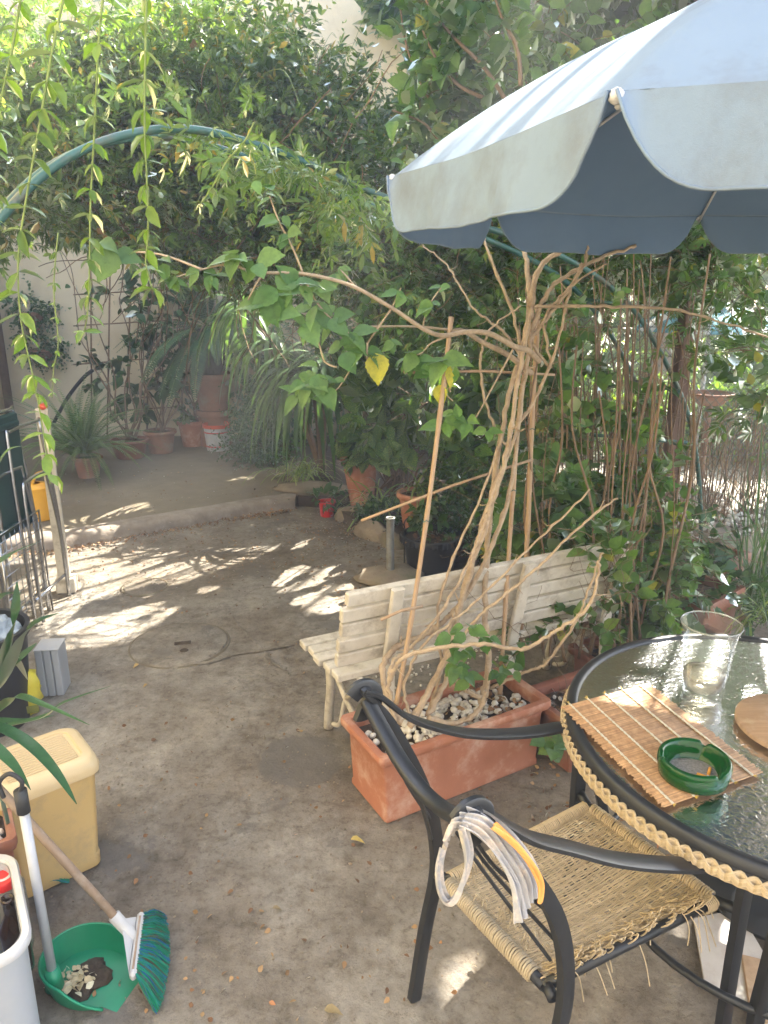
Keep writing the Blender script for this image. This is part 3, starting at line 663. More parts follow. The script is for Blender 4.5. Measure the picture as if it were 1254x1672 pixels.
for i in range(62):                                    # strands running front to back
    v = -.196+i*.39/61; pts = []
    jit = rd.uniform(-.001, .001)
    for k in range(25):
        u = -.245+k*.53/24; pts.append(CH(u, v+jit+.0007*sin(k*1.3+i), sag(u, v)+.0012*(1 if (k+(i//2)) % 2 else -1)+.0012))
    mb.tube(pts, .0026, 4, False)
mb.build('seat_strands', M['wicker'], ch, True)['kind'] = 'stuff'
mb = MB()
for i in range(24):                                    # strands running side to side
    u = -.228+i*.50/23+rd.uniform(-.002, .002); pts = []; e = .205 if i % 3 else .17
    for k in range(20):
        v = -.205+k*(e+.205)/19; pts.append(CH(u+.0025*sin(k*.8+i*.3), v, sag(u, v)+.0024*(1 if (k+i) % 2 else -1)))
    for d_ in (0, .0042): mb.tube([p+np.array([CU[0]*d_, CU[1]*d_, 0]) for p in pts], .0019, 4, False)
mb.build('seat_strands', M['wicker'], ch, True)['kind'] = 'stuff'
mb = MB()
for i in range(150):                                    # broken, curling strands on the near rail
    u = -.235+rd.random()*.47; v0 = .17+rd.uniform(-.02, .02); r_ = rd.uniform(.015, .045); turn = rd.uniform(3.2, 6.0); pts = []; lean = rd.uniform(-.03, .05)
    for k in range(13):
        a = k/12*turn; pts.append(CH(u+lean*k/12+rd.uniform(-.001, .001), v0+r_*sin(a*.62)+.012*k/12, sag(u, .18)+r_*(1-cos(a))*.62*(1 if k < 9 else .9)-.004*k/12*rd.random()))
    mb.tube(spline(pts, 2), .0018, 4, False)
for i in range(16):                                    # loose ends hanging down
    u = -.24+rd.random()*.5; L = rd.uniform(.04, .15); a = rd.uniform(-.6, .6); pts = [CH(u+a*L*t, .19+L*.55*t+.01*sin(t*5+i), .425+.02*sin(t*3)-L*.75*t*t) for t in (0, .25, .5, .75, 1)]
    mb.tube(spline(pts, 3), .0016, 4, False)
mb.build('broken_strands', M['wicker'], ch, True)['kind'] = 'stuff'
mb = MB()
for i in range(26):
    u = -.22+rd.random()*.06; v = -.18+rd.random()*.36; a = rd.uniform(0, 6.28); L = rd.uniform(.02, .06); pts = [CH(u+L*t*cos(a)*.5, v+L*t*sin(a)*.5, .43+.03*sin(t*3.1)) for t in (0, .33, .66, 1)]
    mb.tube(spline(pts, 3), .0016, 4, False)
mb.build('loose_strands', M['wicker_grey'], ch, True)['kind'] = 'stuff'

# cotton rag knotted over the near scroll
rg = thing('cotton_rag', 'crumpled pale striped cotton rag draped over the near scroll of the wicker chair', 'cloth', CH(-.45, .262, 1.04))
def drape(pts, w0, w1, folds, amp, mat_, name, seed, side, off=0.0):
    rd = random.Random(seed); P = spline(pts, 8); K = len(P); th_ = .0022; side = nrm(np.array(side, float)); rings = []
    ph = [rd.uniform(0, 6.3) for _ in range(4)]
    def pt(u, v, o_):
        f = u*(K-1); k = min(int(f), K-2); p = P[k]*(1-f+k)+P[k+1]*(f-k); T = nrm(P[k+1]-P[k]); N = nrm(np.cross(T, side)); w_ = (w0+(w1-w0)*u)*(1+.12*sin(u*9+ph[3]))
        x = (v-.5)*w_*(1+.1*sin(u*6+ph[0])); z = amp*sin(v*folds*2*pi+ph[1]+1.6*sin(u*4+ph[2]))+amp*.35*sin(v*folds*5.1+u*11+ph[0])
        return p+side*x+N*(z+off+o_)+np.array([0, 0, .004*sin(v*9+ph[2])*u])
    n, m = 46, 44; mb = MB()
    mb.grid(lambda u, v: pt(u, v, 0), n, m); mb.grid(lambda u, v: pt(u, 1-v, th_), n, m)
    for e in (0, 1): mb.grid(lambda u, v: pt(u, e, th_*v), n, 1)
    return mb.build(name, mat_, rg, True)
sd = [.55, .75, .25]
drape([R(736, 1362, 1.045), R(750, 1334, 1.05), R(780, 1340, 1.055), R(815, 1370, 1.055), R(842, 1404, 1.045), R(860, 1436, 1.035), R(866, 1474, 1.025)], .040, .062, 4.2, .0055, M['cotton'], 'fold', 1, sd)
drape([R(752, 1340, 1.035), R(782, 1350, 1.04), R(808, 1378, 1.04), R(834, 1420, 1.03), R(846, 1455, 1.02), R(850, 1492, 1.015)], .03, .05, 3.3, .0050, M['cotton'], 'under_fold', 2, sd, .004)
drape([R(804, 1348, 1.035), R(838, 1376, 1.03), R(863, 1408, 1.02), R(880, 1440, 1.012), R(881, 1468, 1.008)], .014, .018, 1.4, .003, M['cotton_orange'], 'orange_stripe', 3, sd, .002)
drape([R(754, 1350, 1.02), R(763, 1395, 1.02), R(757, 1434, 1.02), R(745, 1463, 1.02), R(732, 1470, 1.02), R(721, 1450, 1.02), R(719, 1415, 1.02), R(728, 1380, 1.02)], .020, .024, 2.2, .0035, M['cotton'], 'hanging_loop', 4, [.5, .85, .0])

# ------------------------------------------------------------------ round table
TC = np.array([1.1215, 1.778]); TR = .593; TZ = .72
def TP(a, r, z): return np.array([TC[0]+r*cos(a), TC[1]+r*sin(a), z])
tb = thing('garden_table', 'round patterned-glass garden table with a black metal rim and braided wicker edge', 'table', (TC[0], TC[1], 0))
MB().lathe([(0, TZ), (TR-.02, TZ), (TR-.016, TZ-.002), (TR-.016, TZ-.006), (0, TZ-.006)], (TC[0], TC[1], 0), 64).build('glass_top', M['glass_table'], tb, False)
MB().lathe([(TR-.024, TZ-.004), (TR-.024, TZ+.003), (TR-.016, TZ+.009), (TR-.002, TZ+.009), (TR+.008, TZ+.002), (TR+.009, TZ-.018), (TR-.004, TZ-.024), (TR-.024, TZ-.02), (TR-.024, TZ-.004)], (TC[0], TC[1], 0), 96).build('rim', M['black_metal'], tb, auto=60)
for s in range(3):                                     # three-strand braid, each of fine strands
    mb = MB()
    for j in range(5):
        pts = []; N = 96*6
        for k in range(N):
            a = 2*pi*k/N; th = a*44+s*2*pi/3
            pts.append(TP(a, TR+.010+.006*cos(2*th)+.0035, TZ-.042+.0105*sin(th)+(j-2)*.0041))
        pts.append(pts[0]); mb.tube(pts, .0032, 4, False)
    mb.build('braid_strand', M['wicker'], tb, True)
MB().lathe([(TR-.012, TZ-.025), (TR+.004, TZ-.025), (TR+.006, TZ-.064), (TR-.012, TZ-.064), (TR-.012, TZ-.025)], (TC[0], TC[1], 0), 64).build('edge_band', M['black_metal'], tb, True)
for k in range(4):
    a = radians(243+90*k)
    MB().tube(spline([TP(a, .565, TZ-.02), TP(a, .54, .55), TP(a, .48, .33), TP(a, .44, .16), TP(a, .50, .03), TP(a, .54, .0)], 7), 1, flat=(.019, .014)).build('leg', M['black_metal'], tb, auto=50)
    MB().lathe([(0, .0), (.02, 0), (.022, .015), (0, .02)], TP(a, .54, 0), 12).build('foot', M['black_plastic'], tb, True)
mb = MB(); mb.tube([TP(2*pi*k/48, .452, .2) for k in range(49)], .011, 8, False); mb.build('stretcher_ring', M['black_metal'], tb, True)
for k in range(2):
    a = radians(237+90*k); mb = MB().tube([TP(a, .55, TZ-.035), TP(a+pi, .55, TZ-.035)], .009, 8); mb.build('cross_bar', M['black_metal'], tb, True)

# straw placemat
z0 = TZ+.0115; pL, pT, pB = G(917, 1154, z0), G(1058, 1116, z0), G(1084, 1319, z0); eu = pT-pL; ev = pB-pL
pm = thing('placemat', 'orange straw placemat tied with pale cords lying across the near edge of the glass table', 'placemat', pL+eu*.5+ev*.5)
mb = MB(); n = 120; rd = random.Random(3)
for i in range(n):
    t = (i+.5)/n; A = pL+ev*t+eu*rd.uniform(-.02, .012); B = pL+ev*t+eu*(1+rd.uniform(-.012, .02)); z_ = rd.uniform(-.0004, .0006)
    mb.tube([A+[0, 0, z_], (A+B)/2+[rd.uniform(-.001, .001), 0, z_], B+[0, 0, z_]], np.linalg.norm(ev)/n*.47, 5)
mb.build('reed', M['mat_reed'], pm, True)['kind'] = 'stuff'
for f in (.085, .29, .49, .69, .89):
    mb = MB(); N = 90
    for s in (0, 1):
        pts = [pL+eu*(f+.006*sin(k*.9+s*pi))+ev*(k/N*1.01-.005)+np.array([0, 0, .0032+.001*cos(k*.9+s*pi)]) for k in range(N+1)]
        mb.tube(pts, .0019, 4)
    mb.build('cord', M['cord'], pm, True)
    for e, sg in ((0, -1), (1, 1)):
        q = pL+eu*f+ev*e; mb = MB()
        for j in range(4): mb.tube([q+[0, 0, .003], q+ev*sg*.022+eu*rd.uniform(-.02, .02)+np.array([0, 0, rd.uniform(.002, .01)])], .0008, 4)
        mb.build('thread_end', M['brass'], pm)
# green glass ashtray
ac = G(1132, 1256, TZ+.035)[:2]; z1 = z0+.003
at = thing('ashtray', 'thick dark green glass ashtray with ash and two stubs on the straw placemat', 'ashtray', (ac[0], ac[1], z1))
def ash(u, v):
    prof = [(0, .0), (.070, 0), (.082, .007), (.0870, .040), (.0855, .053), (.081, .057), (.074, .056), (.069, .048), (.060, .014), (.05, .010), (0, .010)]
    a = 2*pi*u; i = v*(len(prof)-1); i0 = min(int(i), len(prof)-2); f = i-i0
    r_ = prof[i0][0]*(1-f)+prof[i0+1][0]*f; z_ = prof[i0][1]*(1-f)+prof[i0+1][1]*f
    if z_ > .042:
        for q in (.9, 2.95, 5.1): 
            d = abs((a-q+pi) % (2*pi)-pi); z_ -= .012*max(0, 1-(d/.13)**2)
    return (ac[0]+r_*cos(a), ac[1]+r_*sin(a), z1+z_)
MB().grid(ash, 72, 20, True).build('bowl', M['green_glass'], at, True)
MB().lathe([(0, .0155), (.03, .0165), (.05, .0145), (.059, .013)], (ac[0], ac[1], z1), 30, wob=.05).build('ash', M['ash'], at, True)
for i, (dx, dy, an) in enumerate(((.012, -.022, 2.75), (.036, -.008, 1.0))):
    st = thing('cigarette_stub', ['orange-filtered stub lying almost flat in the ashtray', 'orange-filtered stub standing tilted in the ash against the other stub'][i], 'cigarette stub', (ac[0]+dx, ac[1]+dy, z1+.018), 'stubs in the green ashtray')
    p = np.array([ac[0]+dx, ac[1]+dy, z1+.019]); d = np.array([cos(an), sin(an), .12+.3*i])
    MB().tube([p-d*.011, p+d*.011], .0038, 10).build('filter', M['filter'], st, True)
    MB().tube([p-d*.019, p-d*.011], .0037, 10).build('paper', M['paper'], st, True)
# glass vase with cloudy water
vc = G(1146, 1133, TZ+.002)[:2]; vz = TZ+.002
va_ = thing('glass_vase', 'clear glass vase with flared rim and cloudy water, standing on the glass table', 'vase', (vc[0], vc[1], vz))
pr = [(0, .0), (.050, .0), (.056, .006), (.058, .018), (.0555, .026), (.061, .036), (.066, .08), (.0695, .14), (.0745, .19), (.083, .225), (.0855, .232), (.084, .2335), (.081, .226), (.072, .19), (.067, .14), (.0635, .08), (.058, .038), (.05, .022), (0, .018)]
MB().lathe(pr, (vc[0], vc[1], vz), 48).build('glass', M['glass_clear'], va_, True)
MB().lathe([(.0853, .2305), (.0865, .233), (.0853, .2355), (.084, .233), (.0853, .2305)], (vc[0], vc[1], vz), 48).build('rim', glassmat('rim_glass', (.75, .8, .78), .08, dens=.35), va_, True)
MB().lathe([(0, .021), (.049, .024), (.0565, .04), (.060, .066), (.0605, .076), (0, .076)], (vc[0], vc[1], vz), 40).build('cloudy_water', glassmat('cloudy_water', (.84, .81, .73), .2, dens=.2), va_, True)
# round board
bz = TZ+.010
bd = thing('round_board', 'worn round wooden board lying at the middle of the glass table', 'board', (1.145, 1.775, bz))
MB().lathe([(0, 0), (.158, 0), (.163, .004), (.163, .014), (.158, .018), (0, .018)], (1.145, 1.775, bz), 64).build('disc', M['board'], bd, auto=50)

# ------------------------------------------------------------------ umbrella
UC = np.array([1.18, 1.94]); UR = 1.156; UZ = 2.16; UH = .41; A0 = radians(177.5); NR = 8
um = thing('garden_umbrella', 'pale blue canvas garden umbrella with navy lining and scalloped valance over the glass table', 'umbrella', (1.27, 1.97, 0))
def UP(a, r, dz=0):
    k = ((a-A0)/(2*pi/NR)) % 1; sagk = sin(pi*k)                              # 0 at a rib, 1 midway
    rr2 = r/UR; z = UZ+UH*(1-rr2**2.05)
    cr = r*(1-(1-cos(pi/NR))*sagk*1.0*rr2*.9); z -= .022*sagk*(rr2**1.5)*(1.3-rr2)*2.0
    return np.array([UC[0]+cr*cos(a), UC[1]+cr*sin(a), z+dz])
for nm, m_, dz in (('canopy', 'umb_out', 0), ('lining', 'umb_in', -.010)):
    mb = MB(); mb.grid(lambda u, v: UP(A0+2*pi*u, .03+(UR-.03-(.02 if dz else 0))*v, dz-.004*sin(u*2*pi*23+v*6)*.15), 384, 20, True); mb.build(nm, M[m_], um, True)
def scal(s): 
    e = min(s, 1-s)/.17; return .130*(1-(1-min(e, 1))**2.6)**.9
for j in range(NR):
    a1 = A0+2*pi/NR*j
    def val(u, v, off=0.0):
        s = u; a = a1+2*pi/NR*s; p = UP(a, UR); d = scal(s)*(1+.02*sin(s*17+j)); n_ = np.array([cos(a1+pi/NR), sin(a1+pi/NR), 0])
        wv = (.008*sin(s*19+j*2)+.003*sin(s*57+v*2+j))*v*min(1, 4*min(s, 1-s))+.0025*sin(s*120)*max(0, 1-min(s, 1-s)*9)
        return p+n_*(wv+.018*v-off-.0)+np.array([0, 0, -d*v])
    MB().grid(val, 48, 7).build('valance', M['umb_out'], um, True)
    MB().grid(lambda u, v: val(u, v, .004), 48, 7).build('valance_lining', M['umb_in'], um, True)
    mb = MB(); hem = [val(u/60, 1.0)+np.array([0, 0, -.001]) for u in range(61)]; mb.tube(hem, .0028, 5); mb.build('hem', M['umb_out'], um, True)
    tip = UP(a1, UR+.004, -.004); MB().blob(tip, (.012, .012, .011), n=10, m=8, seed=1).build('rib_tip', M['white_plastic'], um, True)
    MB().tube([UP(a1, UR*t/10, -.02) for t in range(0, 11)], .005, 6).build('rib', M['white_plastic'], um, True)
    MB().tube([UP(a1, UR*.55, -.025), np.array([UC[0]+.03*cos(a1), UC[1]+.03*sin(a1), UZ-.05])], .0045, 6).build('strut', M['white_plastic'], um, True)
MB().tube([(1.275, 1.972, .02), (UC[0], UC[1], UZ+UH-.01)], .019, 14).build('pole', M['white_plastic'], um, True)
MB().lathe([(0, .03), (.035, .02), (.04, 0), (.03, -.02)], (UC[0], UC[1], UZ+UH), 16).build('finial', M['white_plastic'], um, True)
MB().lathe([(0, 0), (.24, 0), (.25, .02), (.2, .06), (.05, .08), (.03, .3), (0, .3)], (1.275, 1.972, 0), 28).build('base', M['black_plastic'], um, auto=40)

# ------------------------------------------------------------------ bench seen from behind
B0 = np.array([-.163, 2.50]); Bd = np.array([.896, .443]); Bn = np.array([-.443, .896]); BL = 1.38
def BP(s, d, z): p = B0+Bd*s+Bn*d; return np.array([p[0], p[1], z])
bn = thing('park_bench', 'white painted slatted bench with cast legs, seen from behind the terracotta planter', 'bench', BP(BL/2, .15, 0)); brz = atan2(Bd[1], Bd[0])
lean = radians(12)
def slat(name, s0, s1, d, z, hh, th, tilt, seed):
    rd = random.Random(seed); ct, st_ = cos(tilt), sin(tilt); L = s1-s0
    X = np.array([Bd[0], Bd[1], 0]); Nn = np.array([Bn[0], Bn[1], 0]); Z = np.array([0, 0, 1.])
    A = Z*ct-Nn*st_; C_ = Nn*ct+Z*st_
    mt = np.stack([X, C_, A], 1); MB().box(BP((s0+s1)/2, d, z)+[0, 0, rd.uniform(-.002, .002)], (L, th, hh), M=mt, bev=.0045).build(name, M['white_wood'], bn)
for i in range(5):
    z = .535+i*.068; d = .045-(z-.5)*.22; e = rd.uniform(-.012, .012)
    slat('back_slat', -.015+e+i*.006, BL+e, d, z, .056, .030, lean, i)
for i in range(5):
    d = .075+i*.082; slat('seat_slat', -.01+rd.uniform(-.015, .015)-.0*i, BL, d, .445-.004*i, .030, .066, 0, 20+i)
for s in (.205, .80, 1.32):
    pts = [BP(s, -.02, 0), BP(s, -.005, .2), BP(s, .01, .44), BP(s, -.02, .60), BP(s, -.072, .83)]
    MB().tube(spline(pts, 5), 1, flat=(.026, .011), up=[Bn[0], Bn[1], .01]).build('back_post', M['white_wood'], bn, auto=40)
for s in (.10, 1.32):
    MB().tube(spline([BP(s, .40, 0), BP(s, .385, .1), BP(s, .36, .25), BP(s, .40, .42)], 6), [.022-.0002*k for k in range(19)], 8).build('front_leg', M['white_wood'], bn, True)
    MB().tube(spline([BP(s, .02, .06), BP(s, .08, .20), BP(s, .20, .26), BP(s, .32, .34), BP(s, .36, .42)], 6), .012, 8).build('scroll_brace', M['white_wood'], bn, True)
    MB().tube(spline([BP(s, .34, .05), BP(s, .26, .10), BP(s, .20, .24), BP(s, .10, .34), BP(s, .03, .42)], 6), .011, 8).build('scroll_brace', M['white_wood'], bn, True)
    MB().tube([BP(s, .02, .425), BP(s, .42, .418)], .012, 8).build('seat_support', M['white_wood'], bn, True)

# ------------------------------------------------------------------ planters
def trough(name, label, c_, L, W, H, rz, mat_, soilz=None, rimw=.035, rimh=.045, taper=.95, cat='planter', group=None, soil='soil', plinth=True):
    t = thing(name, label, cat, (c_[0], c_[1], c_[2] if len(c_) > 2 else 0), group); zb = c_[2] if len(c_) > 2 else 0
    cr, sr = cos(rz), sin(rz)
    def ring(l, w_, z, r=.012, n=3):
        pts = []
        for cx, cy, a0_ in ((l/2-r, w_/2-r, 0), (-l/2+r, w_/2-r, 90), (-l/2+r, -w_/2+r, 180), (l/2-r, -w_/2+r, 270)):
            for k in range(n+1):
                a = radians(a0_+90*k/n); x, y = cx+r*cos(a), cy+r*sin(a); pts.append((x*cr-y*sr+c_[0], x*sr+y*cr+c_[1], z+zb))
        return pts
    def sweep(rings, mb):
        n0 = len(rings[0]); vs = [p for r_ in rings for p in r_]; fs = []
        for i in range(len(rings)-1):
            for k in range(n0): k2 = (k+1) % n0; fs.append((i*n0+k, i*n0+k2, (i+1)*n0+k2, (i+1)*n0+k))
        return mb.add(vs, fs)
    b0 = [ring(L*taper+.012, W*taper+.012, 0), ring(L*taper+.012, W*taper+.012, .018), ring(L*taper+.004, W*taper+.004, .026)] if plinth else [ring(L*taper, W*taper, 0)]
    sweep(b0+[ring(L*.985, W*.985, H-rimh-.02), ring(L-.004, W-.004, H-rimh-.012), ring(L, W, H-rimh)], MB()).build('body', mat_, t, auto=35)
    sweep([ring(L, W, H-rimh), ring(L+rimw*.9, W+rimw*.9, H-rimh+.004, .015), ring(L+rimw*1.35, W+rimw*1.35, H-rimh*.62, .02), ring(L+rimw*1.4, W+rimw*1.4, H-.012, .022), ring(L+rimw*1.2, W+rimw*1.2, H-.001, .02), ring(L+.0, W+.0, H, .015), ring(L-.022, W-.022, H-.006, .012), ring(L-.026, W-.026, H-.06, .01)], MB()).build('rim', mat_, t, auto=40)
    rd = random.Random(L*100)
    mb = MB(); nx_, ny_ = 16, 8
    def sf(u, v):
        x, y = (u-.5)*(L-.024), (v-.5)*(W-.024); z = (soilz or H-.045)+rd.uniform(-.005, .006); return (x*cr-y*sr+c_[0], x*sr+y*cr+c_[1], z+zb)
    mb.grid(sf, nx_, ny_).build('soil', M[soil], t, True)
    return t
prz = atan2(.498, .867); pctr = np.array([.002, 2.273])+np.array([.867, .498])*.371+np.array([-.498, .867])*.14
pl = trough('terracotta_planter', 'long bright terracotta planter filled with white pebbles, in front of the bench', pctr, .755, .285, .30, prz, M['terra'], .245)
rd = random.Random(12); pebs = []
for k in range(5):
    pebs.append(MB().blob((0, 0, 0), (1, rd.uniform(.7, .9), rd.uniform(.55, .75)), seed=k+3, n=8, m=6).build('pebble', M['stone'], pl, True).data)
for o in [x for x in bpy.data.objects if x.name.startswith('pebble')]: bpy.data.objects.remove(o)
def pebble(par, p, s):
    me = rd.choice(pebs); o = bpy.data.objects.new('pebble', me); COL.objects.link(o); o.parent = par; q = np.array(p)-origin(par); o.location = q.tolist()
    o.rotation_euler = (rd.uniform(-.6, .6), rd.uniform(-.6, .6), rd.uniform(0, 6.3)); o.scale = (s, s, s); return o
# shift pebble data to unit space (built under a parent: undo the origin offset)
for me in set(pebs):
    co = np.zeros(len(me.vertices)*3, dtype=np.float32); me.vertices.foreach_get('co', co); co = co.reshape(-1, 3); co -= co.mean(0); me.vertices.foreach_set('co', co.ravel())
cr, sr = cos(prz), sin(prz)
for i in range(290):
    x = rd.triangular(-.34, .34, -.15)if i < 200 else rd.uniform(-.34, .34); y = rd.uniform(-.12, .12)
    pebble(pl, (pctr[0]+x*cr-y*sr, pctr[1]+x*sr+y*cr, .25+rd.uniform(.003, .02)), rd.uniform(.011, .019))
# leaf litter helper
def litter(name, par, pts, size, mat_=None, seed=0, curl=.8):
    rs = np.random.RandomState(seed); P = np.array(pts); n = len(P); A = nrm(np.stack([rs.normal(size=n), rs.normal(size=n), rs.normal(size=n)*.25], 1)); N = nrm(np.stack([rs.normal(size=n)*curl, rs.normal(size=n)*curl, np.ones(n)], 1))
    o_ = origin(par) if par else 0; o = link(name, leaves_mesh(name, 'ovate', P-o_, A, N, size*(.5+rs.rand(n)), mat_ or M['dryleaf']), par); o['kind'] = 'stuff'; return o
litter('leaf_litter', pl, [(pctr[0]+x*cr-y*sr, pctr[1]+x*sr+y*cr, .262+rd.uniform(0, .012)) for x, y in [(rd.triangular(-.33, .34, .25), rd.uniform(-.12, .12)) for _ in range(110)]], .028, seed=4)
pl2 = trough('brown_planter', 'brown plastic planter of dry twigs and litter between the terracotta planter and the glass table', (.99, 2.86, 0), .72, .27, .25, prz, M['terra_brown'], .20, group='brown planters along the fence')
litter('leaf_litter', pl2, [(.99+x*cr-y*sr, 2.86+x*sr+y*cr, .208+rd.uniform(0, .012)) for x, y in [(rd.uniform(-.33, .33), rd.uniform(-.11, .11)) for _ in range(200)]], .03, seed=5)
for i in range(60):
    x, y = rd.uniform(-.33, .1), rd.uniform(-.1, .1); pebble(pl2, (.99+x*cr-y*sr, 2.86+x*sr+y*cr, .21), rd.uniform(.008, .013))
pl3 = trough('brown_planter', 'brown plastic planter behind the bench end, holding canes tied to a cross stick', (1.30, 3.30, 0), .74, .26, .24, prz, M['terra_brown'], .19, group='brown planters along the fence')
litter('leaf_litter', pl3, [(1.3+x*cr-y*sr, 3.3+x*sr+y*cr, .198+rd.uniform(0, .012)) for x, y in [(rd.uniform(-.33, .33), rd.uniform(-.11, .11)) for _ in range(140)]], .03, seed=6)
pl4 = trough('square_planter', 'deep square terracotta planter with trailing ivy behind the glass vase', (1.66, 3.70, 0), .36, .36, .36, radians(40), M['terra_brown'], .31, rimh=.08, plinth=False, group='square planters by the green arch post')
pl5 = trough('square_planter', 'square terracotta planter standing furthest back beside the green arch post', (1.93, 4.22, 0), .40, .36, .36, radians(40), M['terra_brown'], .31, rimh=.08, plinth=False, group='square planters by the green arch post')
# ------------------------------------------------------------------ left foreground things
bn_c = np.array([-1.135, 2.075]); brz2 = radians(40)
bi = thing('waste_bin', 'cream plastic waste bin with a ribbed paler lid at the left edge', 'bin', (bn_c[0], bn_c[1], 0))
def rrect(L, W, z, r, n=5, c_=bn_c, rz=brz2, zb=0):
    pts = []
    for cx, cy, a0_ in ((L/2-r, W/2-r, 0), (-L/2+r, W/2-r, 90), (-L/2+r, -W/2+r, 180), (L/2-r, -W/2+r, 270)):
        for k in range(n+1):
            a = radians(a0_+90*k/n); x, y = cx+r*cos(a), cy+r*sin(a); pts.append((x*cos(rz)-y*sin(rz)+c_[0], x*sin(rz)+y*cos(rz)+c_[1], z+zb))
    return pts
def loft(rings, mb=None, cap0=False, cap1=False):
    mb = mb or MB(); n0 = len(rings[0]); vs = [p for r_ in rings for p in r_]; fs = []
    for i in range(len(rings)-1):
        for k in range(n0): k2 = (k+1) % n0; fs.append((i*n0+k, i*n0+k2, (i+1)*n0+k2, (i+1)*n0+k))
    if cap0: fs.append(tuple(range(n0))[::-1])
    if cap1: fs.append(tuple((len(rings)-1)*n0+k for k in range(n0)))
    return mb.add(vs, fs)
loft([rrect(.255, .20, .0, .03), rrect(.265, .21, .004, .03), rrect(.268, .213, .045, .03), rrect(.262, .207, .05, .03), rrect(.30, .245, .385, .035)], cap0=True).build('body', M['cream'], bi, auto=40)
loft([rrect(.305, .25, .375, .035), rrect(.325, .27, .375, .04), rrect(.33, .275, .395, .045), rrect(.318, .263, .418, .05), rrect(.29, .235, .43, .05), rrect(.245, .19, .432, .03), rrect(.24, .185, .426, .028)], cap1=True).build('lid', M['cream_lid'], bi, auto=50)
mb = MB()
for i in range(13):
    y = -.08+i*.0135; x, yy = -.0, y; mb.box((bn_c[0]+x*cos(brz2)-yy*sin(brz2), bn_c[1]+x*sin(brz2)+yy*cos(brz2), .4275), (.215, .0075, .006), rz=brz2, bev=.0025)
mb.build('lid_ribs', M['cream_lid'], bi)
gb = [G(97, 1420)+np.array([rd.uniform(-.03, .03), rd.uniform(-.02, .02), 0]) for _ in range(1)]
gbr = thing('green_brush_head', 'worn green bristles of a brush poking out from under the cream bin', 'brush', G(85, 1432)); mb = MB()
for i in range(260):
    a = G(70+rd.uniform(-8, 10), 1432+rd.uniform(-8, 8), .03); e = G(108+rd.uniform(-8, 6), 1430+rd.uniform(-12, 12), .004); mb.tube([a, (a+e)/2+[0, 0, .008], e], .0012, 3, False)
mb.build('bristles', M['bristle'], gbr)['kind'] = 'stuff'
# dustpan
dc = G(150, 1598); dp = thing('dustpan', 'green plastic dustpan holding swept soil and petals, at the bottom left', 'dustpan', dc)
oa = radians(-18); RD = .122
def dpw(u, v):      # curved back wall
    a = oa+radians(38)+u*radians(284); r_ = RD*(.86+.16*v)*(1+.10*cos(2*(a-oa))); hgt = .075*min(1, 4.5*min(u, 1-u)+.12)
    return dc+np.array([r_*cos(a), r_*sin(a), .004+hgt*v])
mb = MB().grid(dpw, 60, 6); mb.grid(lambda u, v: dpw(u, v)*1.0+np.array([0.004*cos(oa+radians(38)+u*radians(284)), .004*sin(oa+radians(38)+u*radians(284)), 0]), 60, 6); mb.build('wall', M['green_plastic'], dp, True)
mb = MB(); mb.tube([dpw(k/60, 1.0) for k in range(61)], .0042, 6); mb.build('rim', M['green_plastic'], dp, True)
fl = []
for k in range(0, 49):
    u = k/48; fl.append(dpw(u, 0))
lipd = np.array([cos(oa), sin(oa), 0]); a_, b_ = fl[-1], fl[0]
mb = MB(); mb.add(fl+[a_+lipd*.07+[0, 0, -.001], b_+lipd*.07+[0, 0, -.001]], [tuple(range(len(fl)))+(len(fl)+1, len(fl))][:1]) if False else mb.add(fl+[b_+lipd*.05-[0, 0, .002], a_+lipd*.05-[0, 0, .002]], [tuple(list(range(len(fl)))+[len(fl)+1, len(fl)])])
mb.build('floor', M['green_plastic'], dp)
so_ = mb = MB()
hp = G(86, 1590, .075)
MB().tube([hp+np.array([-.0, 0, -.045]), hp+[0, 0, .02]], [.026, .018], 14).build('socket', M['green_plastic'], dp, True)
ht = G(38, 1320, .62)
MB().tube([hp, ht], .0125, 14).build('handle', M['alu'], dp, True)
MB().tube([ht-(ht-hp)*.02, ht+(ht-hp)*.10], .0165, 14).tube(spline([ht+(ht-hp)*.09, ht+(ht-hp)*.15+[.008, 0, 0], ht+(ht-hp)*.19+[-.02, 0, 0], ht+(ht-hp)*.14+[-.05, 0, 0], ht+(ht-hp)*.06+[-.045, 0, 0]], 5), .006, 8).build('hanging_hook', M['black_plastic'], dp, True)
mb = MB(); 
for i in range(5): mb.blob(dc+np.array([.02*cos(i*2)-.01, .03*sin(i*2.2)-.005, .006]), (.05, .036, .016), seed=i, n=12, m=8, rz=i)
mb.build('swept_soil', M['soil'], None, True, 'dark heap of swept soil inside the green dustpan', 'soil heap')
litter('swept_petals', None, [dc+np.array([-.045+rd.gauss(0, .025), -.03+rd.gauss(0, .022), .022+rd.uniform(0, .012)]) for _ in range(60)], .022, leafmat('pale_petal', (.55, .48, .36), (.45, .36, .24), (.6, .55, .45), trans=.2, gloss=.6, tr=(1, 1, 1)), 9)
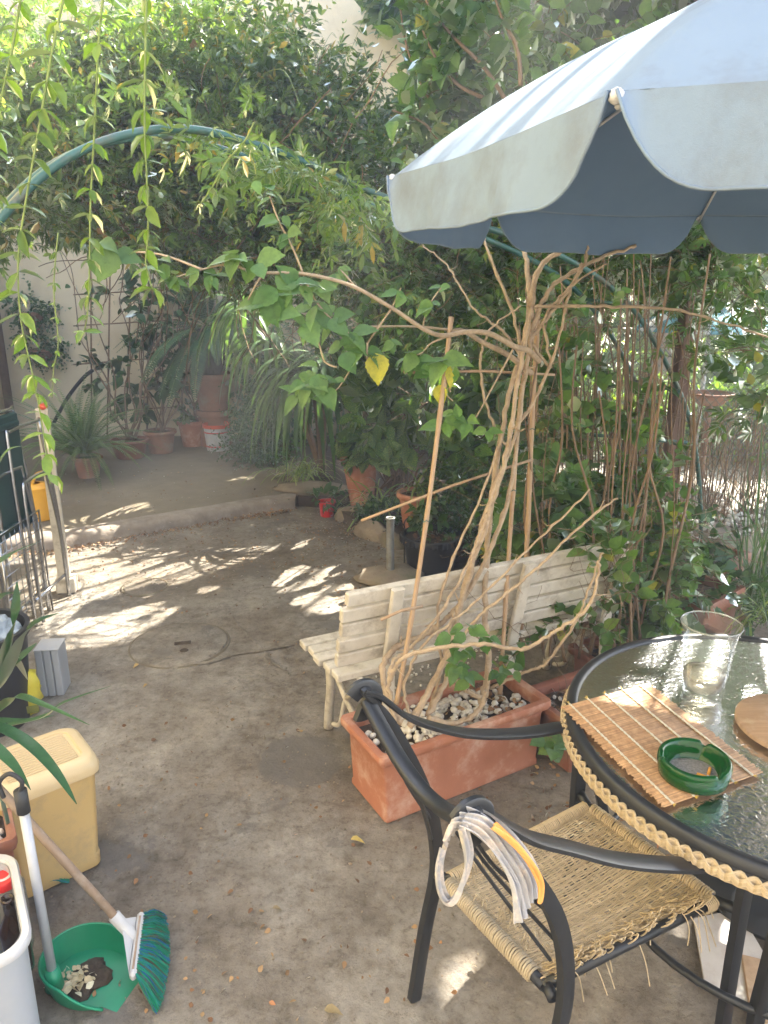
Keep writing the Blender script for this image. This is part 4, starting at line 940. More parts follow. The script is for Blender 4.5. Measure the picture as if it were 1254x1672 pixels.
# broom
br = thing('broom', 'wooden-handled broom with a white head and green-blue bristles resting on the dustpan', 'broom', G(240, 1620))
h0 = G(197, 1507, .15); h1 = G(0, 1290, .55); hd = (h1-h0)/np.linalg.norm(h1-h0)
MB().tube([h0-hd*.02, h0+hd*.25, h0+hd*.55, h0+hd*1.1], [.0115, .0125, .0125, .012], 14).build('handle', M['wood_handle'], br, True)
sA, sB = G(231, 1492, .115), G(217, 1598, .085); ax = nrm(sB-sA); wv_ = nrm(np.cross(ax, [0, 0, 1.])); 
if wv_[0] < 0: wv_ = -wv_
nn_ = np.cross(ax, wv_); Lb = np.linalg.norm(sB-sA)
mt = np.stack([ax, wv_, nn_], 1)
MB().box((sA+sB)/2, (Lb, .020, .03), M=mt, bev=.007).build('head_block', M['white_plastic'], br)
mb = MB(); mb.box((sA+sB)/2+nn_*(.0155 if nn_[2] > 0 else -.0155), (Lb*.82, .006, .003), M=mt); mb.build('head_groove', M['wood_handle'], br)
q0 = h0-hd*.015; mb = MB(); s1_, s2_ = sA*.93+sB*.07-wv_*.012, sA*.07+sB*.93-wv_*.012; th = nn_*.008
vs = [q0-ax*.02+th, q0+ax*.02+th, s2_+th, s1_+th, q0-ax*.02-th, q0+ax*.02-th, s2_-th, s1_-th]
mb.add(vs, [(0, 1, 2, 3), (7, 6, 5, 4), (0, 4, 5, 1), (1, 5, 6, 2), (2, 6, 7, 3), (3, 7, 4, 0)]); mb.build('head_plate', M['white_plastic'], br)
MB().tube([h0+hd*.03, h0-hd*.045, h0-hd*.075], [.018, .016, .012], 14).build('socket', M['white_plastic'], br, True)
mb = MB(); C1, C2, C3 = G(268, 1498, .035), G(286, 1562, .02), G(258, 1652, .004)
for i in range(900):
    t = rd.random(); a = sA+(sB-sA)*(.02+.96*t)+wv_*.008+nn_*rd.uniform(-.011, .011); tt = min(1, max(0, t+rd.uniform(-.03, .03)))
    e = ((C1*(1-tt)**2+C2*2*tt*(1-tt)*1.0+C3*tt**2))+np.array([rd.uniform(-.012, .006), rd.uniform(-.006, .006), rd.uniform(-.004, .02)]); e[2] = max(.002, e[2])
    m_ = (a+e)/2+np.array([.0, 0, .012])+np.array([rd.uniform(-.003, .003)]*3); mb.tube(spline([a, m_, e], 3), .0012, 3, False)
mb.build('bristles', M['bristle'], br, True)['kind'] = 'stuff'
# storage tub
tcn = np.array([-1.058, 1.455]); te = atan2(-.85, .53)
tu = thing('storage_tub', 'pale grey plastic tub with a white rim holding bottles at the bottom left corner', 'tub', (tcn[0], tcn[1], 0))
rr4 = lambda L, W, z, r: rrect(L, W, z, r, 6, tcn, te)
loft([rr4(.35, .27, 0, .05), rr4(.36, .28, .40, .06)], cap0=True).build('wall', M['grey_plastic'], tu, auto=40)
loft([rr4(.34, .26, .40, .06), rr4(.33, .25, .10, .05)]).build('inner_wall', M['grey_plastic'], tu, auto=40)
loft([rr4(.362, .282, .385, .06), rr4(.385, .305, .385, .07), rr4(.388, .308, .398, .07), rr4(.378, .298, .407, .068), rr4(.350, .270, .407, .06), rr4(.342, .262, .398, .058)]).build('rim', M['white_plastic'], tu, auto=50)
loft([rr4(.33, .25, .12, .05)], cap1=True).build('bottom', M['grey_plastic'], tu)
j0 = G(8, 1452, .33)
ja = thing('glass_jar', 'jar with a red and white screw lid standing inside the grey tub', 'jar', (j0[0], j0[1], .12))
MB().lathe([(0, .12), (.045, .12), (.05, .14), (.05, .34), (.04, .36)], (j0[0], j0[1], 0), 24).build('jar', glassmat('jar_glass', (.6, .55, .45), .05, dens=.3), ja, True)
MB().lathe([(.043, .355), (.044, .372), (.040, .378), (.0, .378)], (j0[0], j0[1], 0), 28).build('lid', M['red'], ja, auto=40)
MB().lathe([(.018, .3795), (.027, .3795), (.027, .3788), (.018, .3788), (.018, .3795)], (j0[0], j0[1], 0), 24).build('lid_ring', M['white_plastic'], ja)
b0_ = G(25, 1447, .38)
bo = thing('glass_bottle', 'dark brown open bottle leaning next to the red-lidded jar in the tub', 'bottle', (b0_[0], b0_[1], .12))
MB().lathe([(0, 0), (.032, 0), (.034, .02), (.034, .16), (.014, .205), (.013, .25), (.016, .252), (.016, .262), (.011, .262), (.010, .2)], (b0_[0]-.01, b0_[1]-.02, .125), 24, tilt=radians(6), taz=.4).build('glass', M['brown_glass'], bo, True)

# left terracotta planter with a yucca
yp = trough('brick_red_planter', 'brick-red planter topped with white stones between the cream bin and the grey tub', (-1.262, 1.775, 0), .21, .31, .38, te, M['terra_brown'], .335, rimw=.02, cat='planter')
for i in range(60):
    x, y = rd.uniform(-.09, .09), rd.uniform(-.14, .14); pebble(yp, (-1.262+x*cos(te)-y*sin(te), 1.775+x*sin(te)+y*cos(te), .345), rd.uniform(.012, .022))
yu = thing('yucca_plant', 'yucca with long stiff green blades reaching in from the left edge above the cream bin', 'plant', (-1.3, 1.78, .33))
MB().tube([(-1.30, 1.78, .33), (-1.32, 1.80, .6), (-1.33, 1.82, .92)], [.03, .025, .02], 10).build('trunk', M['bark_grey'], yu, True)
MB().tube([G(2, 1300, .5), G(20, 1370, .30)], .006, 8).build('support_stick', M['green_metal'], yu, True)
def ribbon(P, w_, fold=.3, n=5, tip=.06, base=.5, side=None):
    P = spline(P, n); K = len(P); out = []
    for i, p in enumerate(P):
        t = i/(K-1); T = nrm(P[min(i+1, K-1)]-P[max(i-1, 0)]); s_ = np.cross(T, side if side is not None else [0, .25, 1.]); s_ = nrm(s_); n_ = np.cross(s_, T)
        ww = w_*.5*(base+(1-base)*min(t/.3, 1))*(1 if t < .45 else max(tip, 1-((t-.45)/.55)**1.8)); out += [p-s_*ww+n_*ww*fold, p, p+s_*ww+n_*ww*fold]
    V = np.array(out); q = []
    for i in range(K-1): a = 3*i; q += [(a, a+1, a+4, a+3), (a+1, a+2, a+5, a+4)]
    return V, np.array(q)
yl = [([(-60,1180),(0,1122),(46,1030),(96,1001)], (1.80,1.80,1.82,1.9), .055), ([(-60,1160),(-10,1110),(22,1030),(28,950)], (1.8,1.78,1.8,1.85), .05),
      ([(-60,1190),(0,1162),(24,1139),(72,1153),(146,1184)], (1.8,1.78,1.76,1.74,1.72), .042), ([(-60,1210),(0,1190),(70,1172),(105,1148),(182,1120)], (1.8,1.8,1.82,1.84,1.9), .035),
      ([(-60,1170),(-5,1188),(45,1216),(90,1262),(125,1313)], (1.8,1.72,1.68,1.64,1.60), .046), ([(-60,1000),(-10,930),(20,905),(66,884)], (1.85,1.85,1.9,1.95), .03),
      ([(-60,1130),(-20,1060),(-2,980),(40,968)], (1.8,1.8,1.84,1.9), .05), ([(-70,1190),(-20,1215),(20,1250),(50,1290)], (1.75,1.66,1.62,1.6), .04),
      ([(-70,1120),(-20,1080),(15,1070),(45,1110)], (1.85,1.9,1.95,2.0), .05), ([(-60,1150),(-10,1130),(30,1080),(60,1050)], (1.85,1.9,1.95,2.02), .052),
      ([(-60,1180),(-5,1180),(40,1180),(90,1168)], (1.85,1.86,1.88,1.92), .05), ([(-60,900),(-20,800),(10,740),(38,728)], (2.2,2.25,2.3,2.35), .035)]
for pts, dd, wd in yl:
    V, Q = ribbon([R(p[0], p[1], d) for p, d in zip(pts, dd)], wd); link('blade', raw_mesh('blade', V-origin(yu), Q, M['yucca'], True), yu)
# black tub, yellow bag, ridged block
bk = thing('black_bucket', 'black plastic plant tub holding a crumpled bag, behind the yucca blades at the left edge', 'bucket', (-1.80, 2.95, 0))
MB().lathe([(0, 0), (.17, 0), (.21, .42), (.225, .425), (.225, .46), (.205, .46), (.195, .30), (0, .30)], (-1.80, 2.95, 0), 32).build('tub', M['black_plastic'], bk, auto=40)
cb = thing('crumpled_bag', 'crumpled pale blue plastic bag stuffed in the black tub', 'bag', (-1.8, 2.95, .32))
MB().blob((-1.74, 2.93, .42), (.14, .13, .10), seed=4, n=26, m=18).build('bag', mat('pale_blue_film', (.5, .58, .62), (.35, .4, .45), 18, .25, .9, 14, dist=.03), cb, True)
yb = thing('yellow_bag', 'yellow printed plastic sack standing on the patio beside the black tub', 'bag', G(38, 1182))
gy_ = G(32, 1180); MB().blob(gy_+np.array([-.02, .07, .12]), (.10, .06, .14), seed=9, n=16, m=10, rz=.3).build('sack', M['yellow_bag'], yb, True)
gp = G(44, 1162, .06); MB().box(gp+np.array([.018, .02, 0]), (.05, .004, .035), rz=.3).build('print', M['olive_print'], yb)
rb = thing('ridged_block', 'small pale grey upright block with vertical grooves standing by the left edge', 'plastic block', G(88, 1146))
gc = G(80, 1140)
for k in range(3): MB().box(gc+np.array([-.035+.037*k, .07+.006*k, .122]), (.034, .12, .244), bev=.004, rz=.12).build('panel', M['grey_plastic'], rb)
MB().box(gc+np.array([.002, .076, .2465]), (.115, .125, .006), bev=.002, rz=.12).build('top', M['white_plastic'], rb)
# folded chairs and rack leaning by the wall
lab = ['folded steel garden chair with a dark green panel at the left edge', 'second folded steel chair frame, behind the green one at the left edge', 'outermost folded steel frame, closest to the white board at the left edge']
for i in (0, 2):
    X0 = -2.06+i*.018; y0 = 3.70+i*.11; fc = thing('folded_chair', lab[i], 'folded chair', (X0, y0+.25, 0), 'folded chairs stacked at the left edge')
    for dx, ya, yb_, zt in ((0, 0, .46, 1.24-.05*i), (.022, .05, .42, .92-.04*i)):
        pts = [(X0+dx, y0+ya, 0.01), (X0+dx-.01, y0+ya+.01, zt*.5), (X0+dx-.02, y0+ya+.03, zt-.05), (X0+dx-.02, y0+ya+.07, zt), (X0+dx-.02, y0+yb_-.07, zt), (X0+dx-.02, y0+yb_-.03, zt-.05), (X0+dx, y0+yb_, zt*.5), (X0+dx, y0+yb_+.01, .01)]
        MB().tube(spline(pts, 4), .011, 10).build('frame', M['chrome'], fc, True)
    MB().tube([(X0+.012, y0+.02, .16), (X0+.012, y0+.45, .16)], .010, 10).build('stretcher', M['chrome'], fc, True)
    if i == 0:
        MB().box((X0-.01, y0+.23, .90), (.03, .40, .66), bev=.012).build('green_panel', M['green_panel'], fc)
        for zz in (.63, 1.17): MB().box((X0+.010, y0+.23, zz), (.018, .36, .03), bev=.006).build('panel_edge', M['green_panel'], fc)
rk_ = thing('wire_rack', 'upright wire grid rack standing below the dark green folded chair', 'rack', (-2.12, 3.9, 0)); mb = MB()
for k in range(9): mb.tube([(-2.035, 3.70+k*.055, .12), (-2.035, 3.70+k*.055, .62)], .0028, 5)
for k in range(8): mb.tube([(-2.030, 3.68, .14+k*.065), (-2.030, 4.16, .14+k*.065)], .0028, 5)
mb.build('wires', M['chrome'], rk_, True)['kind'] = 'stuff'
MB().tube([(-2.03, 3.68, 0), (-2.03, 3.68, .64), (-2.03, 4.16, .64), (-2.03, 4.16, 0)], .006, 8).build('frame', M['chrome'], rk_, True)
wb = thing('white_board', 'tall white board standing on edge at the left beside the yellow watering can', 'board', (-2.08, 4.48, 0))
MB().box((-2.08, 4.48, .60), (.075, .03, 1.18), bev=.004, rz=.2).build('board', M['white_wood'], wb)
MB().box((-2.06, 4.46, .05), (.12, .10, .10), bev=.006, rz=.2).build('foot', M['white_wood'], wb)
MB().blob((-2.07, 4.48, 1.20), (.03, .03, .02), seed=2, n=9, m=6).build('knob', M['orange_red'], wb, True)
# yellow watering can
wc = np.array([-2.80, 5.72, .104]); wn = thing('watering_can', 'bright yellow plastic watering can half hidden behind the white board', 'watering can', wc)
MB().lathe([(0, 0), (.13, 0), (.135, .02), (.125, .10), (.12, .26), (.10, .28), (.05, .29)], wc, 26).build('body', M['yellow'], wn, auto=40)
MB().tube(spline([wc+np.array(p) for p in ((.0, -.03, .28), (.03, .0, .36), (.10, .0, .37), (.135, .0, .30), (.13, .0, .14))], 6), .013, 8).build('handle', M['yellow'], wn, True)
MB().tube([wc+np.array([-.12, 0, .08]), wc+np.array([-.27, -.05, .33])], [.025, .014], 10).build('spout', M['yellow'], wn, True)

# ------------------------------------------------------------------ pots
def pot(name, label, c_, r, h, mat_, cat='potted plant', group=None, rimh=None, rt=.72, soil=True, tilt=0, n=30, wide=.035):
    t = thing(name, label, cat, c_, group); rh = rimh or h*.16; a = 'terra'
    kw = dict(tilt=tilt, taz=.3)
    MB().lathe([(0, 0), (r*rt, 0), (r*rt*1.02, .01), (r*.93, h-rh)], c_, n, **kw).build('pot', mat_, t, auto=40)
    MB().lathe([(r*.93, h-rh), (r+.004, h-rh+.002), (r+.012, h-rh+.012), (r+.012, h-.012), (r+.006, h), (r-.012, h), (r-.018, h-.03)], c_, n, **kw).build('rim', mat_, t, auto=40)
    if soil: MB().lathe([(0, h-.024), (r*.5, h-.02), (r-.014, h-.03)], c_, 18, wob=.01, **kw).build('soil', M['soil'], t, True)
    return t
pot_fern = pot('potted_fern', 'bushy green fern spilling over a terracotta pot at the back left', G(138, 783, .1)+[0, .12, 0], .135, .21, M['terra_old'], 'potted fern')
pot_a = pot('potted_climber', 'low brown pot between the fern and the round terracotta pot at the back wall', G(205, 752, .1)+[0, .18, 0], .20, .20, M['terra_brown'], 'potted plant', 'pots along the back wall')
pot_b = pot('potted_climber', 'wide dark terracotta pot holding a bare-stemmed climber at the back wall', G(257, 743, .1)+[0, .16, 0], .175, .25, M['terra_old'], 'potted plant', 'pots along the back wall')
pot_c = pot('potted_seedling', 'bright terracotta pot with small leafy seedlings left of the white bucket', G(311, 731, .1)+[0, .14, 0], .165, .30, M['terra'], 'potted plant', 'pots along the back wall')
bc = G(352, 738, .1)+[0, .14, 0]
bu = thing('paint_bucket', 'white plastic bucket with red rim and red stripes near the back wall', 'bucket', bc)
MB().lathe([(0, 0), (.125, 0), (.148, .27)], bc, 30).build('body', M['white_plastic'], bu, auto=40)
MB().lathe([(.148, .262), (.160, .262), (.160, .30), (.150, .302), (.145, .26)], bc, 30).build('rim', M['orange_red'], bu, auto=40)
for z_, rr5 in ((.05, .1305), (.21, .1440)): MB().lathe([(rr5-.001, z_-.006), (rr5+.0022, z_-.006), (rr5+.0024, z_+.008), (rr5, z_+.008)], bc, 30).build('stripe', M['red'], bu, True)
MB().lathe([(0, .2), (.138, .2)], bc, 24).build('contents', M['soil'], bu)
cc = R(352, 700, 8.62); cc[2] = .1
stn = pot('upturned_pot', 'stout clay pot used as a pedestal under the cycad pot', cc, .20, .42, M['terra_old'], 'pot', None, soil=True, rt=.9)
cc2 = cc+np.array([0, 0, .42]); pot_cyc = pot('potted_cycad', 'cycad with a dark shaggy trunk in a large terracotta pot raised on a pedestal', cc2, .235, .42, M['terra_old'], 'potted cycad', rt=.7)
wp = []
for i, (px, py, lb) in enumerate(((68, 580, 'lower clay wall pot hung on the ochre wall'), (52, 520, 'upper clay wall pot with a trailing plant, on the ochre wall'))):
    c_ = R(px, py, 9.08); t = thing('wall_pot', lb, 'wall pot', c_, 'clay pots hung on the ochre wall'); MB().lathe([(0, -.16), (.05, -.15), (.11, -.06), (.13, .04), (.145, .045), (.145, .075), (.125, .075), (.1, 0)], c_-np.array([0, .0, 0]), 20).build('pot', M['terra_old'], t, auto=40); wp.append((t, c_))
c_ = R(225, 660, 8.95); t = thing('garden_hose', 'black hose looping out from the ochre wall above the fern', 'hose', c_); MB().tube(spline([R(88, 690, 8.9), R(110, 650, 8.9), R(135, 618, 8.9), R(152, 604, 8.95)], 6), .022, 8).build('hose', M['black_plastic'], t, True)

rc = G(538, 842)+[0, .06, 0]; pot_red = pot('small_red_pot', 'small bright red plastic pot with a leafy cutting on the patio', rc+[-.02, -.06, 0], .072, .135, M['red'], 'potted plant', rt=.8, rimh=.015)
pc1 = G(590, 838, .085)+[0, .25, 0]; pot_big = pot('tall_clay_pot', 'tall slightly tilted terracotta pot left of the spotted laurel', pc1, .16, .46, M['terra'], 'pot', rt=.62, tilt=radians(-9))
pc2 = G(682, 872, .085)+[0, .17, 0]; pot_sp = pot('potted_spider_plant', 'terracotta pot with a striped spider plant behind the black tub', pc2, .15, .29, M['terra'], 'potted plant', rt=.72)
pc3 = G(706, 944)+[0, .17, 0]; pot_blk = pot('black_plant_tub', 'wide ribbed black plastic tub with a small leafy shoot behind the bench', pc3, .205, .26, M['black_plastic'], 'potted plant', rt=.78, rimh=.05)
mb = MB()
for k in range(40):
    a = 2*pi*k/40; mb.box(pc3+np.array([.219*cos(a), .219*sin(a), .235]), (.006, .012, .04), rz=a)
mb.build('rim_ribs', M['black_plastic'], pot_blk)['kind'] = 'stuff'
hk = thing('iron_hook', 'thin black scrolled iron stake beside the black plant tub', 'stake', G(660, 925)); g_ = G(660, 925)
MB().tube(spline([g_+np.array(p) for p in ((0, 0, 0), (0, 0, .25), (.0, 0, .33), (.03, 0, .36), (.045, 0, .32))], 5), .005, 6).tube(spline([g_+np.array(p) for p in ((0, 0, .3), (-.03, 0, .33), (-.05, 0, .30))], 5), .004, 6).build('rod', M['black_metal'], hk, True)
sb = rock('stone_slab', G(510, 803, .1)+np.array([0, .1, 0]), (.38, .2, .05), 'flat pale stone slab under the strap-leaved plant', seed=31)

# tile and wooden offcut under the table at the lower right
ta = G(1140, 1525); mb = MB(); cn = [G(1132, 1505), G(1205, 1490), G(1262, 1590), G(1262, 1660), G(1150, 1612)]
n_ = len(cn); mb.add([(p[0], p[1], .014) for p in cn]+[(p[0], p[1], .002) for p in cn], [tuple(range(n_))]+[(i, i+n_, (i+1) % n_+n_, (i+1) % n_) for i in range(n_)])
mb.build('marble_tile', M['tile'], None, label='broken pale marble tile on the patio under the glass table at lower right', cat='tile')
MB().box(G(1225, 1655)+np.array([.03, .02, .012]), (.30, .055, .02), rz=1.25, bev=.003).build('wood_offcut', M['cane'], None, label='narrow wooden offcut on the patio beside the marble tile', cat='wood offcut')

# ------------------------------------------------------------------ fallen leaves, grit
big = [(573, 1371, .05, (.55, .42, .14), 'pale yellow fallen leaf on bare cement in front of the planter'), (492, 1196, .035, (.5, .3, .1), 'curled orange leaf beside the damp round patch'),
       (226, 1084, .035, (.55, .38, .16), 'small tan leaf on the rim of the large manhole lid'), (530, 1650, .05, (.4, .3, .16), 'brown leaf at the very bottom edge of the patio'), (878, 1265, .03, (.5, .33, .15), 'tan leaf on the patio below the long planter'),
       (240, 1117, .025, (.5, .33, .12), 'tiny yellow leaf just below the manhole lid'), (445, 1483, .03, (.33, .25, .15), 'small brown leaf on the cement left of the chair')]
for i, (px, py, s, c3, lb) in enumerate(big):
    tv, tf = TPL['broad']; g_ = G(px, py, .012); F = frames(np.array([[cos(i*2.1), sin(i*2.1), .1]]), np.array([[.3, .2, 1.]]))[0]
    o = link('fallen_leaf', raw_mesh('fallen_leaf', (tv*[1, 1, 2.2]*s) @ F.T, tf, leafmat('fallen_leaf_%d' % i, c3, c3, c3, trans=.15, gloss=.6, tr=(1, 1, 1)), True), None, g_); setp(o, lb, 'leaf', 'single leaves fallen on the patio')
pts = []
for i in range(2400):
    k = rd.random()
    if k < .46: p = G(rd.uniform(100, 640), rd.triangular(840, 1010, 870))
    elif k < .62: p = G(rd.gauss(560, 60), rd.gauss(870, 22))
    elif k < .72: p = G(rd.uniform(60, 480), rd.uniform(756, 870), .1)
    elif k < .90: p = G(rd.uniform(860, 1100), rd.uniform(1180, 1420))
    else: p = G(rd.uniform(150, 800), rd.uniform(1000, 1672))
    pts.append(p+np.array([0, 0, .008]))
litter('fallen_leaf_litter', None, pts, .0155, seed=2)
# band of litter along the foot of the platform edge
pts = [];
for i in range(900):
    u = rd.random(); e = epos(u); pts.append(np.array([e[0]+rd.uniform(-.03, .03), e[1]-abs(rd.gauss(0, .07)), .008+rd.uniform(0, .012)]))
litter('edge_leaf_litter', None, pts, .02, seed=3)
mb = MB()
for i in range(1400):
    p = G(rd.uniform(80, 900), rd.triangular(880, 1672, 1100)); s = rd.uniform(.0015, .0045); mb.box((p[0], p[1], s*.5), (s*1.6, s, s), rz=rd.uniform(0, 3))
mb.build('grit', M['rock'], None)['kind'] = 'stuff'
mb = MB()
for i in range(700):
    if i < 130: p = G(rd.uniform(600, 860), rd.uniform(1030, 1150))
    else: p = G(rd.uniform(395, 480), rd.uniform(735, 760), .1)
    mb.blob((p[0], p[1], .006), (rd.uniform(.004, .009),)*3, seed=i, n=5, m=3)
mb.build('loose_white_chips', M['stone'], None)['kind'] = 'stuff'
# ------------------------------------------------------------------ plants in the pots at the back
def frond(P0, D0, L, droop, w_, n=22, K=12):
    """one fern / cycad frond: midrib path and leaflets"""
    D = np.array(D0, float); D /= np.linalg.norm(D); p = np.array(P0, float); path = [p]; LP, LA, LN, LS = [], [], [], []
    for k in range(1, K):
        D = D+np.array([0, 0, -droop/K]); D /= np.linalg.norm(D); p = p+D*L/(K-1); path.append(p)
    path = np.array(path); T = np.gradient(path, axis=0); T = nrm(T)
    for i in range(n):
        t = .12+.88*i/n; f = t*(K-1); a = min(int(f), K-2); q = path[a]*(1-f+a)+path[a+1]*(f-a); tt = T[a]; s_ = nrm(np.cross(tt, [0, 0, 1.])); up_ = np.cross(s_, tt)
        for sg in (-1, 1): LP.append(q); LA.append(s_*sg+tt*.45-up_*.1); LN.append(up_); LS.append(w_*(sin(pi*min(.98, t*.85+.12))**.7))
    return path, LP, LA, LN, LS
def fronds(par, c_, n, L, droop, w_, lm, seed, up_=(.3, 1.2), nl=22, name='frond', r0=.004, single=True, smat=None):
    rs = random.Random(seed)
    for i in range(n):
        a = 2*pi*i*.618+rs.uniform(-.2, .2); el = rs.uniform(*up_); D0 = (cos(a)*cos(el), sin(a)*cos(el), sin(el)); path, LP, LA, LN, LS = frond(c_, D0, L*rs.uniform(.75, 1.1), droop*rs.uniform(.8, 1.2), w_, nl)
        o = origin(par); f = link(name, leaves_mesh(name, 'lance', np.array(LP)-o, np.array(LA), np.array(LN), np.array(LS), lm), par)
        link('midrib', stems_mesh('midrib', path[None]-o, r0, smat or M['vine_green']), f)
        f_o = origin(par); 
fronds(pot_fern, origin(pot_fern)+np.array([0, 0, .22]), 64, .72, 1.7, .040, M['fern'], 1, (.5, 1.45), 34)
fl_ = thing('floor_fern', 'tall arching fern in deep shade beside the yellow watering can', 'fern', G(95, 790, .1)+[0, .5, 0])
fronds(fl_, origin(fl_)+np.array([0, 0, .12]), 40, 1.0, 1.6, .045, M['fern'], 2, (.7, 1.45), 36)
# cycad
cyc = origin(pot_cyc)+np.array([0, 0, .40])
tk = thing('cycad_trunk_tmp', 'x', 'x'); bpy.data.objects.remove(tk)
MB().lathe([(.10, 0), (.13, .08), (.15, .25), (.16, .42), (.12, .52), (.03, .56)], cyc, 26, wob=.05).build('trunk', M['fiber'], pot_cyc, True)
mb = MB()
for i in range(260):
    a = rd.uniform(0, 6.28); z = rd.uniform(.03, .5); r_ = .135; mb.tube([cyc+np.array([r_*cos(a), r_*sin(a), z]), cyc+np.array([(r_+.03)*cos(a), (r_+.03)*sin(a), z+.035])], .006, 3, False)
mb.build('trunk_stubs', M['fiber'], pot_cyc)['kind'] = 'stuff'
fronds(pot_cyc, cyc+np.array([0, 0, .52]), 40, 1.15, 1.5, .105, M['cycad'], 3, (-.15, 1.2), 40, r0=.006)
# climber with bare stems on a wooden trellis
tr_ = thing('wooden_trellis', 'rustic cane trellis leaning on the ochre wall behind the pots', 'trellis', R(200, 700, 8.95)*[1, 1, 0]+[0, 0, .1])
for i, (a, b_) in enumerate((((150, 720), (148, 440)), ((175, 720), (180, 420)), ((205, 720), (215, 420)), ((240, 720), (243, 430)), ((268, 720), (262, 440)), ((300, 720), (290, 450)))): MB().tube([R(*a, 8.98), R(*b_, 9.02)], .010, 6).build('upright_cane', M['twig'], tr_, True)
for i, yy in enumerate((480, 530, 590, 650, 672)): MB().tube([R(120 if i < 3 else 185, yy+rd.uniform(-6, 6), 8.97), R(290, yy-8, 8.97)], .009, 6).build('cross_cane', M['twig'], tr_, True)
def climber(par, base, n, W, H, seed, leaf=.06, lm=None, tpl='ovate', nleaf=14, name='stem', dy=0.0):
    rs = np.random.RandomState(seed); paths = []
    for i in range(n):
        x = rs.normal()*W; q = [base+np.array([rs.normal()*.04, rs.normal()*.04, 0])]; K = 9
        for k in range(1, K): t = k/(K-1); q.append(base+np.array([x*t**.8+.05*sin(k*1.7+i), dy*t+rs.normal()*.03, H*t*rs.uniform(.92, 1.05)]))
        P = spline(q, 5); MB().tube(P, list(np.linspace(.010, .003, len(P))), 6).build(name, M['bark_grey'], par, True); paths += P[len(P)//4:]
    paths = np.array(paths); k = rs.choice(len(paths), n*nleaf); LP = paths[k]+rs.normal(size=(len(k), 3))*.035; A = nrm(rs.normal(size=(len(k), 3))+[0, 0, -.3]); N = nrm(rs.normal(size=(len(k), 3))*.5+[0, -.4, .8])
    f = link('foliage', leaves_mesh('foliage', tpl, LP-origin(par), A, N, leaf*(.5+rs.rand(len(k))*.8), lm or M['ivy']), par); f['kind'] = 'stuff'
climber(pot_b, origin(pot_b)+np.array([0, 0, .23]), 8, .45, 2.2, 4, .08, dy=.3, nleaf=12)
climber(pot_a, origin(pot_a)+np.array([0, 0, .18]), 9, .40, 2.3, 5, .07, dy=.4, nleaf=14)
climber(pot_c, origin(pot_c)+np.array([0, 0, .28]), 5, .25, 1.5, 6, .10, dy=.2, nleaf=8, tpl='broad')
bush(pot_c, [(origin(pot_c)+np.array([0, 0, .36]), np.array([.17, .17, .08]), 1)], 30, 'ovate', M['fern'], .06, K=4, step=.03, mask=False, seed=7)
for t, c_ in wp: bush(t, [(c_+np.array([0, -.03, .12]), np.array([.16, .12, .10]), 1)], 60, 'ovate', M['ivy'], .04, K=8, step=.04, droop=.25, mask=False, seed=8)
sp_ = thing('leafy_shrub', 'leafy shrub with large lobed leaves against the back wall between trellis and cycad', 'shrub', R(225, 700, 8.6)*[1, 1, 0]+[0, 0, .1])
bush(sp_, [(R(220, 610, 8.5), np.array([.35, .25, .35]), 2), (R(255, 620, 8.5), np.array([.25, .25, .2]), .6), (R(240, 470, 8.6), np.array([.5, .3, .35]), 1.2)], 34, 'broad', M['ivy'], .13, K=6, step=.07, mask=False, seed=9, smat=M['bark_grey'], sr=.004)
dk = thing('trailing_ivy', 'dark small-leaved ivy mound right of the white bucket', 'ivy', R(405, 750, 7.9)*[1, 1, 0]+[0, 0, .1])
bush(dk, [(R(420, 705, 7.9), np.array([.2, .3, .36]), 2), (R(425, 735, 7.7), np.array([.36, .3, .2]), 1.5), (R(445, 650, 8.2), np.array([.25, .3, .4]), 1.5)], 520, 'ell', M['ivy'], .035, K=8, step=.03, mask=False, seed=10)
bg_ = thing('evergreen_hedge', 'dense evergreen hedge filling the shade behind the strap-leaved plant and laurel', 'hedge', (0.2, 8.6, 0))
bush(bg_, [(np.array([-.9, 8.9, 1.2]), np.array([.9, .4, 1.4]), 1), (np.array([.4, 8.3, 1.3]), np.array([.9, .5, 1.5]), 2)], 800, 'ell', M['tree_leaf'], .075, K=9, step=.05, mask=False, seed=11)

# strap-leaved dracaena
dr = thing('strap_leaved_plant', 'tall plant with a mop of long drooping strap leaves in the middle of the garden', 'plant', G(500, 800, .1)+[0, .5, 0])
crowns = [(R(440, 560, 6.7), 54, .75), (R(505, 610, 6.5), 80, .95), (R(400, 500, 6.9), 24, .7), (R(535, 590, 6.4), 40, .85)]
for c_, n, L in crowns:
    MB().tube(spline([G(520, 800, .1)+[0, .5, 0], (G(520, 800, .1)+[0, .5, .8]+c_)/2-[0, 0, .2], c_], 6), [.026-.0006*k for k in range(13)], 8).build('trunk', M['bark_grey'], dr, True)
    B = []
    for i in range(n):
        a = rd.uniform(0, 6.28); el = rd.uniform(.0, 1.25); B.append(blade(c_+np.array([cos(a), sin(a), 0])*.03, (cos(a)*cos(el), sin(a)*cos(el), sin(el)), L*rd.uniform(.7, 1.15), rd.uniform(.034, .05), rd.uniform(2.2, 4.5), 10, twist=rd.uniform(-.4, .4)))
    blades(dr, B, M['strap'], 'blade', True)
